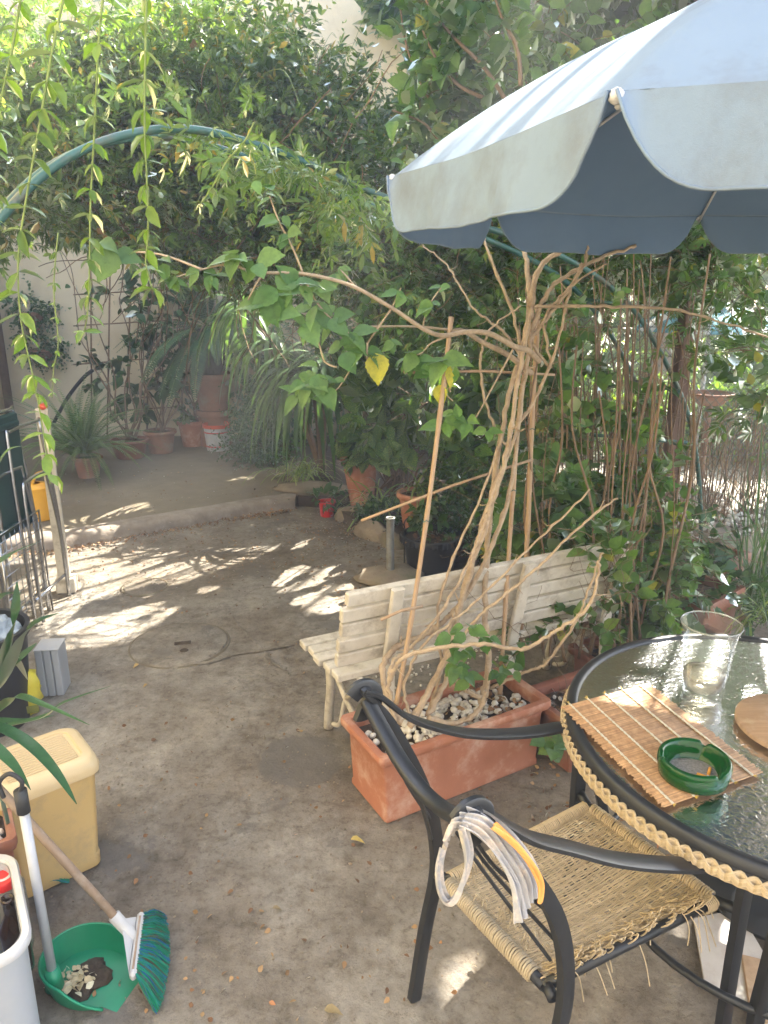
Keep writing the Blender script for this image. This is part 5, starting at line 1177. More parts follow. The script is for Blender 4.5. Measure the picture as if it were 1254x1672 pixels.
# spotted laurel: big leaves, each its own object
au = thing('spotted_laurel', 'spotted laurel with large drooping yellow-flecked leaves behind the bench', 'shrub', G(650, 850, .085)+[0, .6, 0]); ab = origin(au)
els = [(R(600, 570, 5.9), np.array([.40, .3, .38]), 1.4), (R(690, 640, 5.7), np.array([.45, .3, .42]), 2), (R(790, 570, 5.7), np.array([.45, .35, .45]), 1.6), (R(620, 680, 5.8), np.array([.28, .25, .28]), 1), (R(800, 720, 5.5), np.array([.32, .3, .4]), 1.2), (R(540, 500, 6.0), np.array([.35, .3, .3]), .7), (R(700, 470, 5.9), np.array([.6, .35, .3]), 1)]
rs = np.random.RandomState(21); P, d = in_ell(els, 118, .3, rs)
for i in range(118):
    p = P[i]; D = nrm(d[i]*.8+np.array([0, -.35, .35])); q = p-D*.25; MB().tube(spline([ab+[rs.normal()*.08, rs.normal()*.05, 0], (ab+q)/2+[rs.normal()*.1, .1, .1], q, p], 4), [.009, .009, .008, .008, .007, .007, .006, .006, .005, .005, .004, .004, .003], 5).build('stem', M['ivy'] if i % 2 else M['bark_grey'], au, True) if i % 4 == 0 else None
    if i % 1 == 0:
        for k in range(6 if i < 40 else 0):
            a = k*2.4+i; s_ = nrm(np.cross(D, [.2, .1, 1.])); t_ = np.cross(D, s_); ax = nrm(D*.35+(s_*cos(a)+t_*sin(a))*.8+np.array([0, 0, -.65]))
            if shade_keep([p], A=[ax], S=[.18])[0]: leaf_obj(au, 'ell', M['aucuba'], p, ax, nrm(np.array([0, -.5, .7])+rs.normal(size=3)*.3), rs.uniform(.15, .24))
bush(au, els, 340, 'ell', M['aucuba'], .17, K=4, step=.05, droop=.25, mask=True, grow=.0, seed=22, shell=.05, per=3, ang=1.0, name='foliage')
# spider plants and ground tufts
def tuft(par, c_, n, L, w_, dr_, mat_, seed, name='foliage', el=(.3, 1.35), single=False, sp=.03):
    rs = random.Random(seed); B = []
    for i in range(n):
        a = rs.uniform(0, 6.28); e = rs.uniform(*el); B.append(blade(c_+np.array([rs.gauss(0, sp), rs.gauss(0, sp), 0]), (cos(a)*cos(e), sin(a)*cos(e), sin(e)), L*rs.uniform(.6, 1.2), w_*rs.uniform(.7, 1.2), dr_*rs.uniform(.6, 1.3), 9, twist=rs.uniform(-.5, .5)))
    blades(par, B, mat_, name, single)
tuft(pot_sp, origin(pot_sp)+np.array([0, 0, .28]), 46, .34, .014, 2.6, M['spider'], 1, 'blade', single=True)
s2 = thing('spider_plant', 'striped spider plant spilling over the stone slab left of the red pot', 'plant', G(490, 790, .1)+[0, .2, 0]); tuft(s2, origin(s2)+np.array([0, 0, .05]), 120, .40, .013, 2.6, M['spider'], 2, 'blade', single=True, sp=.09)
s3 = thing('spider_plant', 'striped long-bladed spider plant growing between the tall clay pot and the metal pipe', 'plant', G(625, 850, .085)+[0, .2, 0]); tuft(s3, origin(s3)+np.array([0, 0, .05]), 42, .55, .016, 2.2, M['spider'], 3, 'blade', single=True, sp=.06)
s4 = thing('creeping_ivy', 'creeping ivy over the edging stones left of the metal pipe', 'ivy', G(610, 872)+[0, .15, 0]); bush(s4, [(origin(s4)+np.array([.13, .0, .10]), np.array([.15, .12, .07]), 1)], 70, 'ivy', M['ivy'], .04, K=7, step=.03, droop=.12, mask=False, seed=12)
bush(pot_red, [(origin(pot_red)+np.array([0, 0, .17]), np.array([.06, .06, .05]), 1)], 9, 'ell', M['ivy'], .08, K=4, step=.035, mask=False, seed=13)
bush(pot_blk, [(origin(pot_blk)+np.array([-.02, 0, .36]), np.array([.09, .08, .10]), 1)], 14, 'ovate', M['hedge_leaf'], .07, K=4, step=.03, mask=False, seed=14, smat=M['vine_green'], sr=.004)
litter('leaf_litter', pot_blk, [origin(pot_blk)+np.array([rd.gauss(0, .08), rd.gauss(0, .08), .245]) for _ in range(60)], .03, seed=15)
bush(pot_big, [(origin(pot_big)+np.array([0, 0, .5]), np.array([.14, .14, .1]), 1)], 26, 'ell', M['aucuba'], .10, K=4, step=.04, mask=False, seed=16)
s5 = thing('low_shrub', 'small-leaved dark shrub between the black tub and the climbing canes', 'shrub', G(790, 930)+[0, .5, 0])
bush(s5, [(R(800, 850, 5.0), np.array([.35, .3, .35]), 1), (R(760, 800, 5.3), np.array([.3, .3, .3]), 1), (R(860, 860, 4.9), np.array([.35, .3, .35]), 1)], 520, 'ell', M['ivy'], .035, K=8, step=.03, mask=False, seed=17, smat=M['twig'], sr=.0015)

# ------------------------------------------------------------------ pergola arch of green tube
pg = thing('garden_arch', 'wide garden arch of green coated steel tube overgrown by jasmine', 'garden arch', (.4, 3.4, 0))
def HA(x, z, off=0.0):  y = 4.51+(x-2.08)*.683+off; return np.array([x-off*.1, y, z])
hoopA = [HA(2.08, 0), HA(2.0, .5), HA(1.88, .95), HA(1.69, 1.32), HA(1.27, 1.80), HA(.75, 2.06), HA(.03, 2.22), HA(-.35, 2.34), HA(-.65, 2.385), HA(-.92, 2.29), HA(-1.13, 2.08), HA(-1.36, 1.72), HA(-1.5, 1.2), HA(-1.56, .6), HA(-1.58, 0)]
MB().tube(spline(hoopA, 8), .0135, 12).build('hoop', M['green_metal'], pg, True)
hoopB = [p+np.array([-.16, .30, .03*(p[2] > .3)]) for p in hoopA]; MB().tube(spline(hoopB, 8), .0135, 12).build('hoop', M['green_metal'], pg, True)
for i in (2, 3, 4, 6, 8, 10): MB().tube([hoopA[i], hoopB[i]], .009, 8).build('cross_bar', M['green_metal'], pg, True)
MB().tube([HA(1.85, 1.0)+[0, 0, .0], HA(1.85, 1.0)+[-.62, .3, .0]], .011, 8).build('cross_bar', M['green_metal'], pg, True)

# ------------------------------------------------------------------ jasmine mass on the arch
jm = thing('jasmine_vine', 'huge tangled jasmine vine spreading over the green arch against the ochre wall', 'climbing plant', (-1.2, 5.6, 0))
jels = [(R(90, 330, 4.9), np.array([.75, .6, .55]), 1.6), (R(40, 250, 5.2), np.array([.5, .5, .4]), .8), (R(230, 270, 5.2), np.array([.75, .7, .55]), 1.8), (R(360, 220, 5.6), np.array([.85, .7, .58]), 2.2), (R(490, 290, 5.6), np.array([.7, .7, .52]), 1.6),
        (R(590, 370, 5.3), np.array([.5, .6, .38]), 1.0), (R(330, 330, 5.6), np.array([1.0, .6, .40]), 1.4), (R(520, 400, 5.6), np.array([.65, .5, .35]), .9), (R(60, 180, 4.9), np.array([.4, .4, .3]), .5), (R(330, 100, 5.4), np.array([.45, .4, .25]), .7)]
jfront = [(R(430, 225, 2.75), np.array([.16, .12, .07]), 1), (R(520, 265, 2.85), np.array([.20, .12, .09]), 1.5), (R(600, 305, 2.95), np.array([.18, .12, .10]), 1.5), (R(350, 195, 2.7), np.array([.08, .1, .05]), .3)]
def clipA(P):
    # leave the underside hollow below the arch and the wall visible at the top left
    x = P[:, 0]/P[:, 1]; return (P[:, 2] > 1.95+.25*np.sin(P[:, 0]*2.3)) & ~((P[:, 2] > 3.55) & (P[:, 0] < -2.4))
bush(jm, jels, 1150, 'comp3', M['jas'], .075, K=10, step=.05, droop=.05, wob=.14, per=1, bias=(0, -.15, .12), seed=36, shell=.35, clip=clipA, flat=.7)
bush(jm, jels, 1250, 'comp', M['jas'], .085, K=10, step=.05, droop=.05, wob=.14, per=1, bias=(0, -.15, .12), seed=31, shell=.35, clip=clipA, smat=M['twig'], sr=.0026, flat=.7)
bush(jm, jels, 800, 'ell', M['jas'], .055, K=12, step=.05, droop=.02, wob=.12, per=2, bias=(0, -.3, .25), seed=32, shell=.6, clip=clipA)
bush(jm, jfront, 170, 'comp3', M['jas'], .07, K=8, step=.035, droop=.05, per=1, bias=(-.1, -.2, .3), seed=35, shell=.1, clip=lambda P: (P[:, 2]-CAM_H)/P[:, 1] < .185-.35*np.maximum(0, P[:, 0]/P[:, 1]+.2), smat=M['vine_green'], sr=.0018)
# long whips shooting up to the left and right
rs = np.random.RandomState(33); n = 70
P0 = np.array([R(rs.uniform(0, 520), rs.uniform(90, 320), rs.uniform(4.6, 5.8)) for _ in range(n)])
path, LP, LA, LN, LS = twigs(P0, np.stack([rs.normal(size=n)*.6-.3, rs.normal(size=n)*.4-.3, .6+rs.rand(n)*.6], 1), 22, .055, .075, .05, .085, 1, .95, rs)
k = shade_keep(LP, A=LA, S=LS) & ((LP[:, 2]-CAM_H)/LP[:, 1] < np.interp(LP[:, 0]/LP[:, 1], [-.3, -.2, -.1, 0], [.5, .26, .16, .1])); o_ = origin(jm)
f = link('whip_leaves', leaves_mesh('whip_leaves', 'comp', LP[k]-o_, LA[k], LN[k], LS[k], M['vine_leaf']), jm); f['kind'] = 'stuff'
f = link('whips', stems_mesh('whips', path-o_, .0032, M['vine_green']), jm); f['kind'] = 'stuff'
# woody tangle under the arch
rs = np.random.RandomState(34); n = 260; P0 = np.array([R(rs.uniform(230, 620), rs.uniform(270, 440), rs.uniform(5.0, 6.2)) for _ in range(n)])
path, *_x = twigs(P0, np.stack([rs.normal(size=n), rs.normal(size=n)*.5, rs.normal(size=n)*.35], 1), 16, .06, .01, .16, .05, 1, .9, rs)
f = link('woody_tangle', stems_mesh('woody_tangle', path-o_, .006, M['twig'], .003), jm); f['kind'] = 'stuff'
for a, b_, c2 in (((400, 430), (470, 400), (560, 380)), ((500, 440), (540, 380), (620, 330)), ((430, 330), (520, 370), (640, 400))): MB().tube(spline([R(*a, 5.5), R(*b_, 5.4), R(*c2, 5.2)], 6), .014, 7).build('branch', M['bark_grey'], jm, True)

rs = np.random.RandomState(38); P, d = in_ell(jels, 420, .3, rs); P = P[clipA(P) & shade_keep(P)]; n = len(P)
link('dead_leaves', leaves_mesh('dead_leaves', 'ovate', P-o_, nrm(rs.normal(size=(n, 3))+[0, 0, -.6]), nrm(rs.normal(size=(n, 3))), .05*(.6+rs.rand(n)), M['dryleaf']), jm)['kind'] = 'stuff'
# right side vine mass: across the middle, behind and under the umbrella
vm = thing('mixed_climber', 'tangled climber with small leaves between the arch and the fence, under the umbrella', 'climbing plant', (.9, 4.6, 0))
vels = [(R(700, 430, 4.9), np.array([.5, .4, .35]), 1.2), (R(820, 440, 4.6), np.array([.5, .35, .35]), 1.2), (R(960, 400, 4.6), np.array([.55, .35, .22]), .9), (R(1100, 390, 4.6), np.array([.5, .35, .22]), .9), (R(1230, 430, 4.2), np.array([.35, .3, .25]), .9), (R(1262, 600, 3.4), np.array([.08, .2, .25]), .22),
        (R(650, 360, 5.0), np.array([.4, .5, .4]), 1.0), (R(720, 300, 5.4), np.array([.4, .5, .5]), 1.0), (R(900, 330, 5.2), np.array([.9, .3, .5]), 1.2)]
def clipV(P):
    u = P[:, 0]/P[:, 1]; return ~((u < .05) & ((P[:, 2]-CAM_H)/P[:, 1] > np.interp(u, [-.1, .0, .05, .051], [.06, .09, .13, .9])))
bush(vm, vels, 850, 'comp', M['hedge_leaf'], .085, clip=clipV, K=9, step=.05, droop=.06, wob=.15, per=1, seed=41, shell=.2, smat=M['twig'], sr=.003, flat=.7)
bush(vm, vels, 360, 'ovate', M['hedge_leaf'], .06, clip=clipV, K=9, step=.045, droop=.06, wob=.15, per=2, seed=42, shell=.2)
# ------------------------------------------------------------------ trees beyond: seen above the umbrella, and the canopy that shades the patio
def tree(name, label, base, H, r, ells, n, leafsz, lmat, seed, tpl='ell', K=9, step=.06, droop=.06, group='trees around the garden', mask=True, bm='bark_grey', flat=.5, per=2, clip=None, grow=.02):
    t = thing(name, label, 'tree', base, group); b_ = np.array(base, float); rs = random.Random(seed); top = b_+np.array([0, 0, H])
    MB().tube(spline([b_, b_+[.06, .05, H*.3], b_+[-.05, 0, H*.6], top], 6), list(np.linspace(r, r*.45, 19)), 10).build('trunk', M[bm], t, True)
    for i, e in enumerate(ells):
        s_ = b_+np.array([0, 0, H*rs.uniform(.55, .95)]); e_ = np.array(e[0]); MB().tube(spline([s_, (s_+e_)/2+[rs.uniform(-.2, .2), rs.uniform(-.2, .2), .25], e_, e_+(e_-s_)*.15], 5), list(np.linspace(r*.25, r*.06, 16)), 7).build('limb', M[bm], t, True)
    c_ = bush(t, ells, n, tpl, lmat, leafsz, K, step, droop, .13, per, mask=mask, seed=seed, smat=M[bm], sr=.004, shell=.1, name='crown', sname='crown_twigs', flat=flat, clip=clip, grow=grow); return t
tree('shade_tree', 'dark tree with long drooping leaves rising behind the umbrella', (2.3, 9.6, 0), 3.9, .14,
     [(R(710, 60, 8.6), np.array([.45, .6, 1.0]), 1), (R(790, 150, 8.4), np.array([.75, .7, 1.0]), 1.8), (R(880, 60, 8.2), np.array([1.0, .8, 1.2]), 2), (R(780, 10, 8.8), np.array([1.1, .9, 1.0]), 1.6), (R(760, 290, 8.4), np.array([.8, .6, .8]), 1.2), (R(1020, 30, 8.6), np.array([1.2, .9, 1.1]), 1.4)],
     2100, .17, M['tree_leaf'], 51, K=8, step=.06, droop=.16, per=2, clip=lambda P: P[:, 0]/P[:, 1] > .012+.03*np.sin(P[:, 2]*5))
# canopy: overhead layer placed along the sun's path above the patio
cel = []; rs_c = random.Random(5)
def over(gx_, gy_, z): t = z/SD[2]; return np.array([gx_+SD[0]*t, gy_+SD[1]*t, z])
for gx_ in np.arange(-2.1, 3.3, .75):
    for gy_ in np.arange(-1.6, 6.4, .75):
        if (gx_ < -1.6 and gy_ > 6.0) or (gx_ > 1.3 and gy_ > 4.2): continue
        z = 5.0+rs_c.uniform(-.35, .35); cel.append((over(gx_+rs_c.uniform(-.2, .2), gy_+rs_c.uniform(-.2, .2), z), np.array([.62, .62, .42]), 1))
third = len(cel)//3
for j, (lb, base) in enumerate((('spreading walnut whose high leafy limbs shade the patio from the right', (4.6, 7.6, 0)), ('tall leafy tree at the back of the neighbouring plot', (4.2, 11.5, 0)), ('broad leafy tree behind the fence beyond the umbrella', (6.2, 9.5, 0)))):
    sub = [e for e in cel if min(range(3), key=lambda q: np.linalg.norm(e[0][:2]-np.array([(4.0, 6.0), (3.0, 10.5), (6.0, 9.0)][q]))) == j]
    if sub: tree('shade_tree', lb, base, 4.3, .17, sub, int(60*len(sub)), .15, M['tree_leaf'], 60+j, tpl='broad', K=8, step=.085, droop=.03, flat=1.5, grow=.045)
# light green sprigs in front of the tree, left of the umbrella top
sg = thing('flowering_shrub', 'light green leafy shrub with upright branches just left of the umbrella top', 'shrub', (.9, 4.6, 0))
for i, (pts, d) in enumerate((([(760, 330), (740, 240), (700, 160), (665, 80), (650, -20)], 4.3), ([(830, 170), (790, 110), (740, 60), (700, 10), (690, -30)], 4.0), ([(850, 140), (845, 80), (820, 30), (800, -30)], 3.8), ([(790, 160), (750, 140), (715, 100), (690, 50)], 4.1), ([(770, 260), (720, 230), (690, 200), (640, 180)], 4.2))):
    P = spline([R(p[0], p[1], d) for p in pts], 5); MB().tube(P, list(np.linspace(.011, .004, len(P))), 7).build('branch', M['bark_grey'], sg, True)
    rs = np.random.RandomState(70+i); Pn = np.array(P)
    for k in range(3, len(Pn)-1):
        for j in range(3):
            a = rs.normal(size=3); a = nrm(a*.8+np.array([.1, -.3, .2])); p0 = Pn[k]+a*rs.uniform(.02, .10)
            leaf_obj(sg, 'serr', M['hedge_leaf'], p0, a, nrm(rs.normal(size=3)*.5+[0, -.2, 1]), rs.uniform(.07, .12))
bush(sg, clip=lambda P: P[:, 0]/P[:, 1] > .02, ells=[(R(690, 180, 4.6), np.array([.35, .3, .5]), 1), (R(850, 60, 4.4), np.array([.4, .3, .4]), .8)], n=150, tpl='broad', lmat=M['hedge_leaf'], leaf=.085, K=8, step=.05, droop=.03, mask=True, seed=77, smat=M['twig'], sr=.003)

# ------------------------------------------------------------------ climbing plant in the terracotta planter
cp = thing('climbing_shrub', 'climbing shrub with pale woody stems rising from the terracotta planter and arching left', 'climbing plant', (pctr[0], pctr[1], .25))
def cane_path(pts, d0, d1, n=6):
    N = len(pts); return spline([R(p[0], p[1], (d0+(d1-d0)*(i/(N-1))) if len(p) < 3 else p[2]) for i, p in enumerate(pts)], n)
stems = [([(655,1180),(630,1125),(628,1080),(655,1052),(705,1030),(752,985),(800,900),(835,790),(850,660),(868,540)], 2.36, 2.9, .0105),
 ([(668,1186),(700,1128),(735,1058),(752,985),(785,880),(826,745),(848,610),(868,500)], 2.38, 2.9, .011), ([(698,1168),(728,1112),(742,1040),(762,940),(800,815),(838,720),(852,640)], 2.45, 2.88, .009),
 ([(786,1148),(797,1085),(792,1000),(795,900),(806,790),(828,660),(858,540),(866,470)], 2.62, 2.95, .0115), ([(700,1172),(742,1180),(778,1163),(795,1125),(797,1085)], 2.42, 2.62, .010),
 ([(638,1110,2.3),(655,1078,2.28),(715,1058,2.26),(790,1052,2.25),(852,1060,2.24),(900,1035,2.24),(948,1003,2.24),(972,965,2.25),(978,915,2.26)], 2.3, 2.3, .0068),
 ([(800,1125),(852,1100),(892,1082),(940,1015),(960,965),(984,902)], 2.66, 2.5, .0055), ([(690,1150),(740,1060),(790,1000),(845,955),(890,915),(955,852),(1010,812)], 2.45, 2.6, .0058),
 ([(672,1175),(660,1120),(690,1055),(745,1010),(800,960),(870,890),(965,800)], 2.40, 2.6, .005), ([(700,1160),(720,1090),(715,1000),(745,900),(790,800),(822,700)], 2.5, 2.8, .006),
 ([(646,1180),(636,1130),(640,1085),(668,1060),(720,1000),(760,930),(790,850),(820,760)], 2.34, 2.7, .007), ([(786,1140),(752,1120),(735,1095),(728,1060),(742,1000)], 2.6, 2.55, .008),
 ([(866,520),(880,440),(930,405),(985,395)], 2.9, 3.0, .010), ([(866,540),(900,470),(960,430),(1040,400)], 2.9, 3.0, .008), ([(850,600),(840,520),(800,420),(790,390)], 2.9, 3.0, .006), ([(868,500),(860,430),(850,395)], 2.9, 3.1, .010),
 ([(860,560),(905,505),(950,440),(960,400)], 2.9, 2.95, .007), ([(864,500),(960,500),(1080,503),(1160,520),(1254,550)], 2.9, 2.9, .0055), ([(855,590),(820,540),(770,500),(735,440),(690,400)], 2.9, 3.1, .0045),
 ([(868,560),(900,600),(890,520),(930,470),(990,430)], 2.9, 2.9, .005), ([(840,700),(880,640),(910,560),(930,480),(950,430)], 2.85, 2.95, .006), ([(835,740),(800,680),(785,600),(800,540),(850,500)], 2.85, 2.9, .005)]
rs_k = np.random.RandomState(3)
for pts, d0, d1, r in stems:
    P = cane_path(pts, d0, d1, 9); P = [p+rs_k.normal(size=3)*.0022 for p in P]; rad_ = [r*(1.25-.6*k/len(P)+(.28 if k % 11 == 4 else 0)+rs_k.uniform(-.07, .07)) for k in range(len(P))]
    tb_ = MB().tube(P, rad_, 8)
    for k in range(6, len(P)-3, 7):
        if rs_k.rand() < .55: a_ = nrm(rs_k.normal(size=3)); tb_.tube([P[k], P[k]+a_*.02, P[k]+a_*rs_k.uniform(.03, .06)+np.array([0, 0, .01])], [r*.45, r*.35, r*.2], 5)
    tb_.build('stem', M['bark'], cp, True)
main = cane_path([(880, 590), (862, 572), (840, 566), (800, 545), (762, 542), (722, 548), (688, 535), (640, 503), (570, 465), (495, 447), (430, 445), (395, 438)], 2.9, 2.35, 8)
MB().tube(main, list(np.linspace(.012, .004, len(main))), 8).build('branch', M['bark'], cp, True)
m2 = cane_path([(868, 610), (830, 580), (790, 560), (755, 540), (735, 548), (728, 600), (735, 640)], 2.9, 2.7, 6); MB().tube(m2, list(np.linspace(.012, .004, len(m2))), 8).build('branch', M['bark'], cp, True)
m3 = cane_path([(790, 545), (690, 534), (620, 533), (575, 535)], 2.85, 2.6, 6); MB().tube(m3, list(np.linspace(.006, .003, len(m3))), 6).build('branch', M['bark'], cp, True)
side = [([(495,447),(478,405),(455,360),(440,320)], 2.45, .045), ([(430,445),(415,470),(405,490)], 2.38, .03), ([(400,440),(370,432),(330,440),(280,455)], 2.34, .04), ([(330,440),(260,415),(190,412),(150,420)], 2.30, .03), ([(585,475),(565,450),(555,440)], 2.55, .03),
        ([(640,503),(600,560),(580,590),(545,640),(500,640)], 2.55, .04), ([(600,560),(600,590),(612,600)], 2.5, .03), ([(550,600),(530,590),(520,560),(500,540)], 2.5, .03), ([(735,548),(705,560),(690,575),(680,580)], 2.72, .03), ([(735,600),(715,610),(700,590)], 2.7, .03),
        ([(735,600),(728,640),(740,655)], 2.68, .03), ([(840,566),(800,640),(770,690),(745,690)], 2.8, .03), ([(500,460),(515,490),(540,520),(570,545),(560,560)], 2.5, .03), ([(395,438),(380,425),(375,415)], 2.35, .03), ([(690,535),(700,500),(720,470)], 2.75, .03), ([(640,503),(650,480),(655,470)], 2.65, .02)]
clus = [(440,320,4,.06,2.45),(425,300,3,.05,2.45),(455,360,4,.06,2.45),(470,385,3,.055,2.45),(385,420,5,.085,2.35),(415,425,5,.085,2.36),(455,470,5,.10,2.4),(440,500,3,.11,2.38),(480,465,4,.085,2.4),(330,445,4,.06,2.33),(285,455,5,.055,2.33),(350,450,5,.05,2.33),(260,430,3,.06,2.3),(190,415,3,.095,2.28),(160,400,2,.08,2.28),
        (520,465,4,.07,2.5),(555,445,4,.06,2.55),(515,500,5,.085,2.48),(500,530,4,.09,2.48),(540,520,5,.08,2.5),(575,545,5,.08,2.5),(560,570,4,.085,2.5),(600,575,4,.07,2.5),(608,578,1,.10,2.5),(500,625,5,.085,2.5),(480,640,4,.085,2.5),(520,610,4,.08,2.5),(535,630,4,.075,2.5),
        (640,555,3,.06,2.6),(680,580,5,.085,2.7),(665,590,3,.08,2.7),(700,600,3,.085,2.68),(728,590,4,.10,2.66),(716,625,1,.09,2.66),(738,600,1,.085,2.66),(745,680,5,.07,2.78),(765,690,5,.06,2.78),(730,690,3,.08,2.78),(790,700,3,.06,2.8),(700,500,3,.07,2.75),(655,475,3,.06,2.65),(720,470,3,.06,2.8),
        (735,1040,4,.06,2.3),(762,1025,5,.065,2.3),(790,1035,5,.06,2.32),(760,1060,4,.06,2.3),(745,1090,6,.065,2.35),(760,1105,4,.06,2.36),(815,1105,5,.055,2.55),(835,1090,3,.05,2.56),(905,1215,4,.10,2.5),(890,1200,3,.08,2.5)]
for pts, d, r in side: P = cane_path(pts, d, d, 5); MB().tube(P, list(np.linspace(.004, .0022, len(P))), 6).build('twig', M['bark'], cp, True)
rs = np.random.RandomState(90)
lan_y = leafmat('yellowing_leaf', (.42, .42, .06), (.48, .46, .08), (.5, .45, .1), trans=.4, gloss=.5)
for px, py, n, s, d in clus:
    c_ = R(px, py, d)
    for k in range(n):
        a = 2*pi*k/max(n, 2)+rs.uniform(0, 1.2)
        ax = nrm(np.array([cos(a)*.9, -.25+rs.normal()*.35, sin(a)*.55-.35])) if n > 1 else np.array([.12, -.15, -1.0])
        leaf_obj(cp, 'serr', lan_y if n == 1 else M['lan'], c_+np.array([rs.normal()*.008, rs.normal()*.02, rs.normal()*.008]), ax, nrm(np.array([0, -.55, .8])+rs.normal(size=3)*.22), s*rs.uniform(.75, 1.15))
# free standing canes tied into the climber
cl = [([(647,1150),(672,1010),(696,850),(718,680),(737,518)], 2.33, 2.72, .0085, 'split orange bamboo cane tied left of the climbing stems, the one that stands apart', M['cane']),
      ([(816,1140),(826,980),(838,800),(852,640),(880,500)], 2.72, 3.0, .009, 'straight bamboo cane rising at the right end of the terracotta planter', M['cane']),
      ([(850,1040),(862,860),(868,700),(876,560),(878,505)], 2.95, 3.05, .010, 'bamboo cane just behind the right end of the planter', M['cane'])]
for pts, d0, d1, r, lb, mm in cl:
    t = thing('bamboo_cane', lb, 'cane', R(pts[0][0], pts[0][1], d0), 'bamboo canes tied in the planter'); P = cane_path(pts, d0, d1, 5); mb = MB(); mb.tube(P, [r*(1.18 if k % 5 == 0 else 1) for k in range(len(P))], 8); mb.build('stick', mm, t, True)
    MB().tube([P[len(P)//2]+np.array([r*1.3*cos(a), r*1.3*sin(a), .004*sin(a*3)]) for a in np.linspace(0, 6.3, 13)], .0022, 5).build('wire_tie', M['green_metal'], t, True)
for a, b_, d0, d1, lb in (((590, 850), (870, 750), 2.62, 2.95, 'thin horizontal cane tied low across the climbing stems'), ((660, 608), (905, 612), 2.7, 3.0, 'thin horizontal cane tied high across the climbing stems'), ((622, 1012), (690, 990), 2.36, 2.45, 'short cross stick lying behind the orange cane and bench post')):
    MB().tube([R(*a, d0), (R(*a, d0)+R(*b_, d1))/2+[0, 0, .01], R(*b_, d1)], .0055, 6).build('cross_cane', M['cane'], None, True, lb, 'cane', 'thin canes tied crosswise in the climber')

# ------------------------------------------------------------------ hedge of canes, twigs and leaves to the right
hd_ = thing('cane_hedge', 'dense hedge of bare brown stems and green leaves between the bench and the fence', 'hedge', (1.3, 3.6, 0))
rs = np.random.RandomState(101); mb = MB(); cnt = 0
for i in range(76):
    px = rs.uniform(868, 1112); d = rs.uniform(3.05, 4.3); b_ = R(px, 1040, d); b_[2] = .22 if d < 3.6 else .05; top = R(px+rs.normal()*42, rs.uniform(380, 680), d+rs.normal()*.1)
    mid = (b_+top)/2+rs.normal(size=3)*[.05, .05, .02]; P = spline([b_, b_*.6+mid*.4+rs.normal(size=3)*.02, mid, mid*.5+top*.5+rs.normal(size=3)*.03, top], 4); r = rs.uniform(.003, .0085)
    MB().tube(P, list(np.linspace(r, r*.5, len(P))), 6).build('stem', [M['twig'], M['bark_grey'], M['twig']][i % 3], hd_, True)
hels = [(R(900, 850, 3.3), np.array([.16, .12, .2]), 1.1), (R(985, 900, 3.5), np.array([.22, .15, .22]), 1.3), (R(1050, 850, 3.5), np.array([.14, .15, .16]), .9), (R(900, 700, 3.5), np.array([.14, .2, .3]), .4), (R(1040, 970, 3.4), np.array([.14, .15, .14]), .7),
        (R(900, 560, 3.7), np.array([.2, .25, .3]), .45), (R(1090, 930, 3.5), np.array([.10, .15, .12]), .5), (R(965, 640, 3.7), np.array([.26, .2, .36]), .9), (R(1005, 950, 2.9), np.array([.07, .08, .14]), .5), (R(880, 1045, 2.9), np.array([.10, .10, .09]), .35), (R(950, 1000, 3.1), np.array([.12, .12, .08]), .35)]
bush(hd_, hels, 175, 'ovate', M['hedge_leaf'], .062, K=8, step=.035, droop=.05, per=2, seed=102, mask=False, smat=M['twig'], sr=.002, shell=.1)
bush(hd_, hels[:5]+hels[6:7], 60, 'broad', M['lan'], .085, K=6, step=.03, droop=.05, per=3, seed=103, mask=False, shell=.4, bias=(0, -.8, .3), name='bright_foliage')
bush(hd_, hels+[(R(990, 700, 3.8), np.array([.4, .3, .6]), 3)], 260, 'ell', M['twig'], .004, K=14, step=.045, droop=.01, wob=.25, per=1, seed=104, mask=False, smat=M['twig'], sr=.0018, name='dry_bits', sname='dry_twigs')
iv = thing('trailing_ivy', 'dark ivy trailing over the square planters beside the green arch post', 'ivy', (1.6, 3.7, .3))
bush(iv, [(np.array([1.62, 3.62, .40]), np.array([.26, .2, .12]), 1.4), (np.array([1.40, 3.75, .5]), np.array([.22, .2, .25]), 1), (R(1080, 930, 3.8), np.array([.2, .2, .15]), .8)], 46, 'ivy', M['ivy'], .06, K=7, step=.045, droop=.12, mask=False, seed=105, smat=M['vine_green'], sr=.002)
# cross stick and stub canes in the third planter
MB().tube([G(1015, 1062, .21), G(1096, 1036, .24)], .008, 6).build('cross_cane', M['cane'], None, True, 'short split cane lying across the planter behind the table rim', 'cane', 'thin canes tied crosswise in the climber')
for k, (a, b_, lb) in enumerate((((1027, 1055), (1033, 905), 'thick dry cane standing left in the planter behind the table'), ((1075, 1045), (1082, 985), 'short dry cane stub standing right in the planter behind the table'))): MB().tube([G(*a, .19), R(b_[0], b_[1], G(*a, .19)[1]+.05)], .012, 7).build('bamboo_cane', M['cane'], None, True, lb, 'cane', 'dry canes in the planter behind the table')

